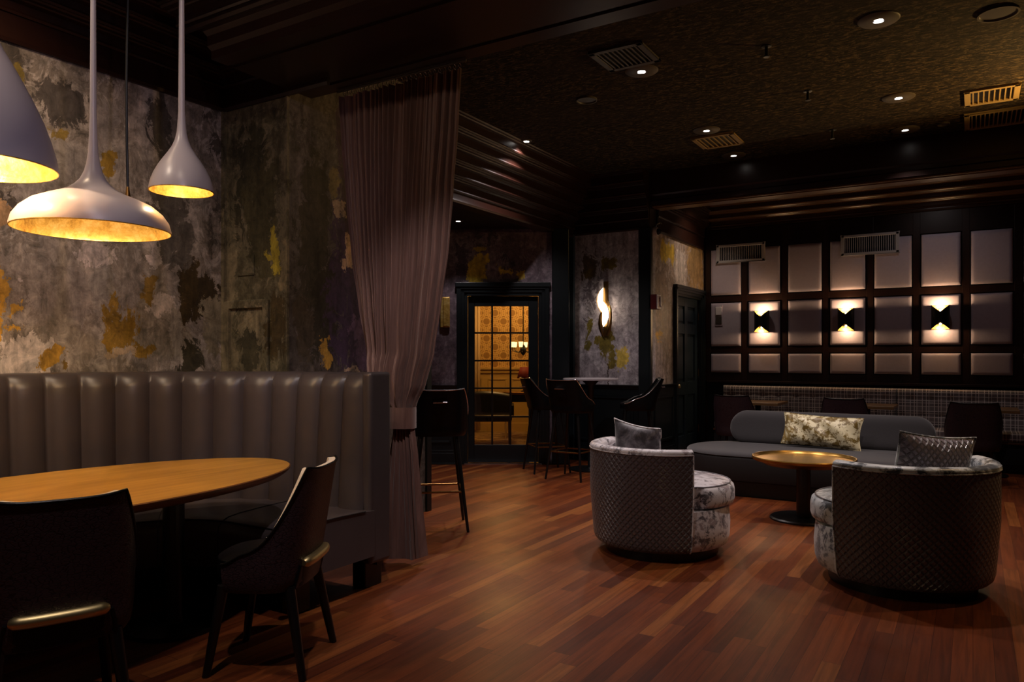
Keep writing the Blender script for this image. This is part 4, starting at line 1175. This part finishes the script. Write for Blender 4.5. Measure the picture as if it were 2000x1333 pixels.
MB().box(.110,.120,-.05,-.02,-.06,.06).build('strobe_lens', M['white_plastic'], t, bevel=.004)
# security camera
px_, py_, pz_ = at_X(1283,456,XD)
t = thing('security_camera', 'white dome security camera at the top of the corner beside the door wall', 'security camera', (XD+.002, YS+.14, pz_))
mm = MB().lathe([(.055,0),(.055,.03),(.050,.05),(0,.052)], 24); mm.xform(Matrix.Rotation(pi/2,4,'Y')); mm.build('mount', M['white_plastic'], t)
mm = MB().lathe([(.040,.05),(.040,.06),(.030,.085),(.015,.097),(0,.10)], 24); mm.xform(Matrix.Rotation(pi/2,4,'Y')); mm.build('dome', M['black'], t)
MB().tube([(.02,0,.06),(.04,0,.09),(.07,.02,.11),(.09,.03,.095)], .010, 8).build('cable_loop', M['chrome'], t)
# outlet plug-in on the wainscot
q = at_X(1285,846,XD+.03)
t = thing('plug_in_freshener', 'small white plug-in device on the dark wainscot below the corner', 'plug-in device', (XD+.0245, q[1], q[2]))
MB().box(-.002,.004,-.04,.04,-.06,.06).build('outlet_plate', M['teal'], t, bevel=.002)
MB().box(.004,.05,-.022,.022,-.075,.045).build('device', M['white_plastic'], t, bevel=.015, seg=4)

# ------------------------------------------------------------------ ceiling fixtures
DLP = 95
def downlight(px, py, label, power=DLP, z=H, size=95, disc=.13, color=COOL, loc=None, target=None, visible=True):
    X, Y, Z = loc if loc else at_z(px, py, z)
    t = thing('ceiling_downlight', label, 'ceiling light', (X, Y, z), 0, 'recessed ceiling downlights')
    MB().lathe([(.036,-.012),(disc-.01,-.012),(disc,-.004),(disc,0)], 40).build('trim_ring', M['disc'], t, angle=40)
    MB().lathe([(.036,-.012),(.034,-.002),(.028,.0)], 24).build('reflector', M['chrome'], t)
    MB().lathe([(0,-.009),(.026,-.009),(.028,-.004)], 24).build('lens', M['lens'], t)
    spot('downlight_or_fill_spot', (0,0,-.03), target or (0,0,-3), power*1.75, size, color, .5, .045, t)
    return t
M['disc'] = plain('ceiling_disc', (.060,.045,.028), .5, noise=.3)
downlight(1716, 38, 'recessed ceiling light nearest the top right, above the right swivel armchair', 70)
downlight(1253, 138, 'recessed ceiling light right below the square ceiling vent', 75)
downlight(1755, 190, 'recessed ceiling light on the gold-lit ceiling, left of the narrow upper vent', 30)
downlight(1380, 254, 'recessed ceiling light just above the small square vent', 45)
downlight(1433, 303, 'recessed ceiling light just below the small square vent, near the nook beam', 24, size=72)
downlight(1768, 253, 'recessed ceiling light beside the nook beam, left of the wide right-hand vent', 20)
downlight(1028, 275, 'small recessed ceiling light right of the mauve curtain top', 42, disc=.06, size=120)
downlight(1166, 345, 'small recessed ceiling light before the marbled wall', 60, disc=.06, size=130)
downlight(895, 431, 'small recessed light in the low alcove ceiling beside the curtain', 14, z=2.90, disc=.06)
# unseen row fixtures, mixed with spots added as fill light
spot('downlight_or_fill_spot', (-3.9,5.55,H-.03), (-3.9,5.55,0), 120, 90, COOL, .5, .035)
spot('downlight_or_fill_spot', (-3.3,.9,3.58), (-3.9,1.2,0), 60, 130, WARM2, .7, .05)
spot('downlight_or_fill_spot', (-3.1,2.7,3.58), (-3.7,3.0,0), 55, 130, WARM2, .7, .05)
spot('downlight_or_fill_spot', (-2.0,1.2,3.58), (-3.4,3.8,1.8), 22, 80, WARM2, .8, .05)  # added to brighten the curtain
spot('downlight_or_fill_spot', (-1.6,2.1,3.55), (-2.75,3.6,.45), 100, 58, COOL, .6, .04)  # added to light the lower curtain
spot('downlight_or_fill_spot', (.9,2.6,3.55), (.6,3.6,0), 12, 80, SOFT, .6, .04)  # fill light added over the foreground floor
spot('downlight_or_fill_spot', (1.2,5.5,H-.03), (1.2,5.5,0), 90, 100, WARM, .6, .04)
spot('downlight_or_fill_spot', (1.5,3.4,H-.03), (1.2,3.6,0), 40, 90, (1,.68,.30), .6, .04)  # added for an amber tint on the floor at right
spot('downlight_or_fill_spot', (-1.7,.9,3.55), (-2.4,1.4,.6), 90, 60, COOL, .6, .04)  # added to brighten the near chair's back and brass bar
spot('lilac_fill', (-.6,.7,3.25), (-3.4,2.1,2.35), 42, 52, (.86,.74,1), .7, .04)  # lilac fill added for the pendants and left crown
spot('wall_fill', (-3.75,1.55,3.50), (-4.60,1.65,1.9), 68, 125, (1,.72,.46), .8, .05)  # fill light added for the upper left wall
spot('nook_spot', (-2.75,9.9,3.50), (-3.45,10.1,1.6), 28, 100, SOFT, .8, .04)
spot('nook_spot', (-.4,9.9,3.50), (-.4,10.6,1.2), 7, 130, COOL, .9, .05)
spot('downlight_or_fill_spot', (1.1,8.4,H-.03), (1.1,8.4,0), 20, 100, COOL, .6, .04)
# uplight added in mid-air at right, out of the picture, gilding the ceiling
spot('added_uplight', (1.15,7.5,2.85), (.2,7.1,3.57), 190, 105, (1,.60,.20), .9, .08)

def ceiling_vent(label, corners, z, mat, n=7, group='square ceiling vents'):
    xs = [at_z(a, b, z)[0] for a, b in corners]; ys = [at_z(a, b, z)[1] for a, b in corners]
    x0, x1, y0, y1 = min(xs), max(xs), min(ys), max(ys)
    xc, yc = (x0+x1)/2, (y0+y1)/2; a, b = (x1-x0)/2, (y1-y0)/2
    t = thing('ceiling_vent', label, 'air vent', (xc, yc, z), 0, group)
    m = MB(); f = .045
    m.box(-a,a,-b,-b+f,-.02,0); m.box(-a,a,b-f,b,-.02,0); m.box(-a,-a+f,-b,b,-.02,0); m.box(a-f,a,-b,b,-.02,0)
    m.build('frame', mat, t, smooth=False, bevel=.004)
    MB().box(-a+f,a-f,-b+f,b-f,-.003,0).build('backing', M['black'], t, smooth=False)
    for k in range(n):
        y = -b+f+(2*b-2*f)*(k+.5)/n
        x = -a+f+(2*a-2*f)*(k+.5)/n
        MB().box(x-.005,x+.005,-b+f,b-f,-.018,-.003).build('slat', mat, t, smooth=False)
    return t, (x0,x1,y0,y1)
ceiling_vent('dark square ceiling vent near the top centre', [(1157,100),(1250,78),(1290,115),(1192,137)], H, M['vent_dark'], 9)
ceiling_vent('small square ceiling vent between two downlights', [(1357,268),(1432,257),(1447,278),(1375,290)], H, M['vent_ceiling'], 7)
ceiling_vent('narrow gilded ceiling vent at the right edge, upper of the two', [(1884,180),(1993,160),(1990,188),(1884,206)], H, M['vent_ceiling'], 8, 'right-hand ceiling vents')
ceiling_vent('wide gilded ceiling vent at the right edge, lower of the two by the beam', [(1884,226),(2040,200),(2040,232),(1884,252)], H, M['vent_ceiling'], 16, 'right-hand ceiling vents')
def ring(label, px, py, r, cat='ceiling speaker'):
    X, Y, Z = at_z(px, py, H)
    t = thing('ceiling_speaker', label, cat, (X, Y, H), 0)
    MB().lathe([(r*.86,-.006),(r*.90,-.016),(r,-.016),(r,0)], 40).build('bezel', M['disc'], t)
    MB().lathe([(0,-.008),(r*.87,-.006)], 40).build('grille', M['vent_dark'], t)
ring('large round ceiling speaker in the top right corner', 1950, 24, .12)
ring('faint round ceiling speaker left of the square vent', 1146, 194, .09)
ring('small round ceiling cap near the nook beam', 1843, 241, .055)
for px, py, ln, lb in ((1497,98,.07,'black sprinkler head on the ceiling, topmost of the three'), (1578,186,.07,'black sprinkler head on the ceiling, middle of the three'), (1626,262,.08,'black sprinkler head on the ceiling, lowest of the three by the beam')):
    X, Y, Z = at_z(px, py-8, H)
    t = thing('sprinkler', lb, 'sprinkler', (X, Y, H), 0, 'ceiling sprinklers')
    MB().lathe([(.035,0),(.035,-.006),(.012,-.010),(.012,-ln),(.022,-ln-.004),(.022,-ln-.01),(0,-ln-.012)], 16).build('sprinkler_head', M['black'], t)
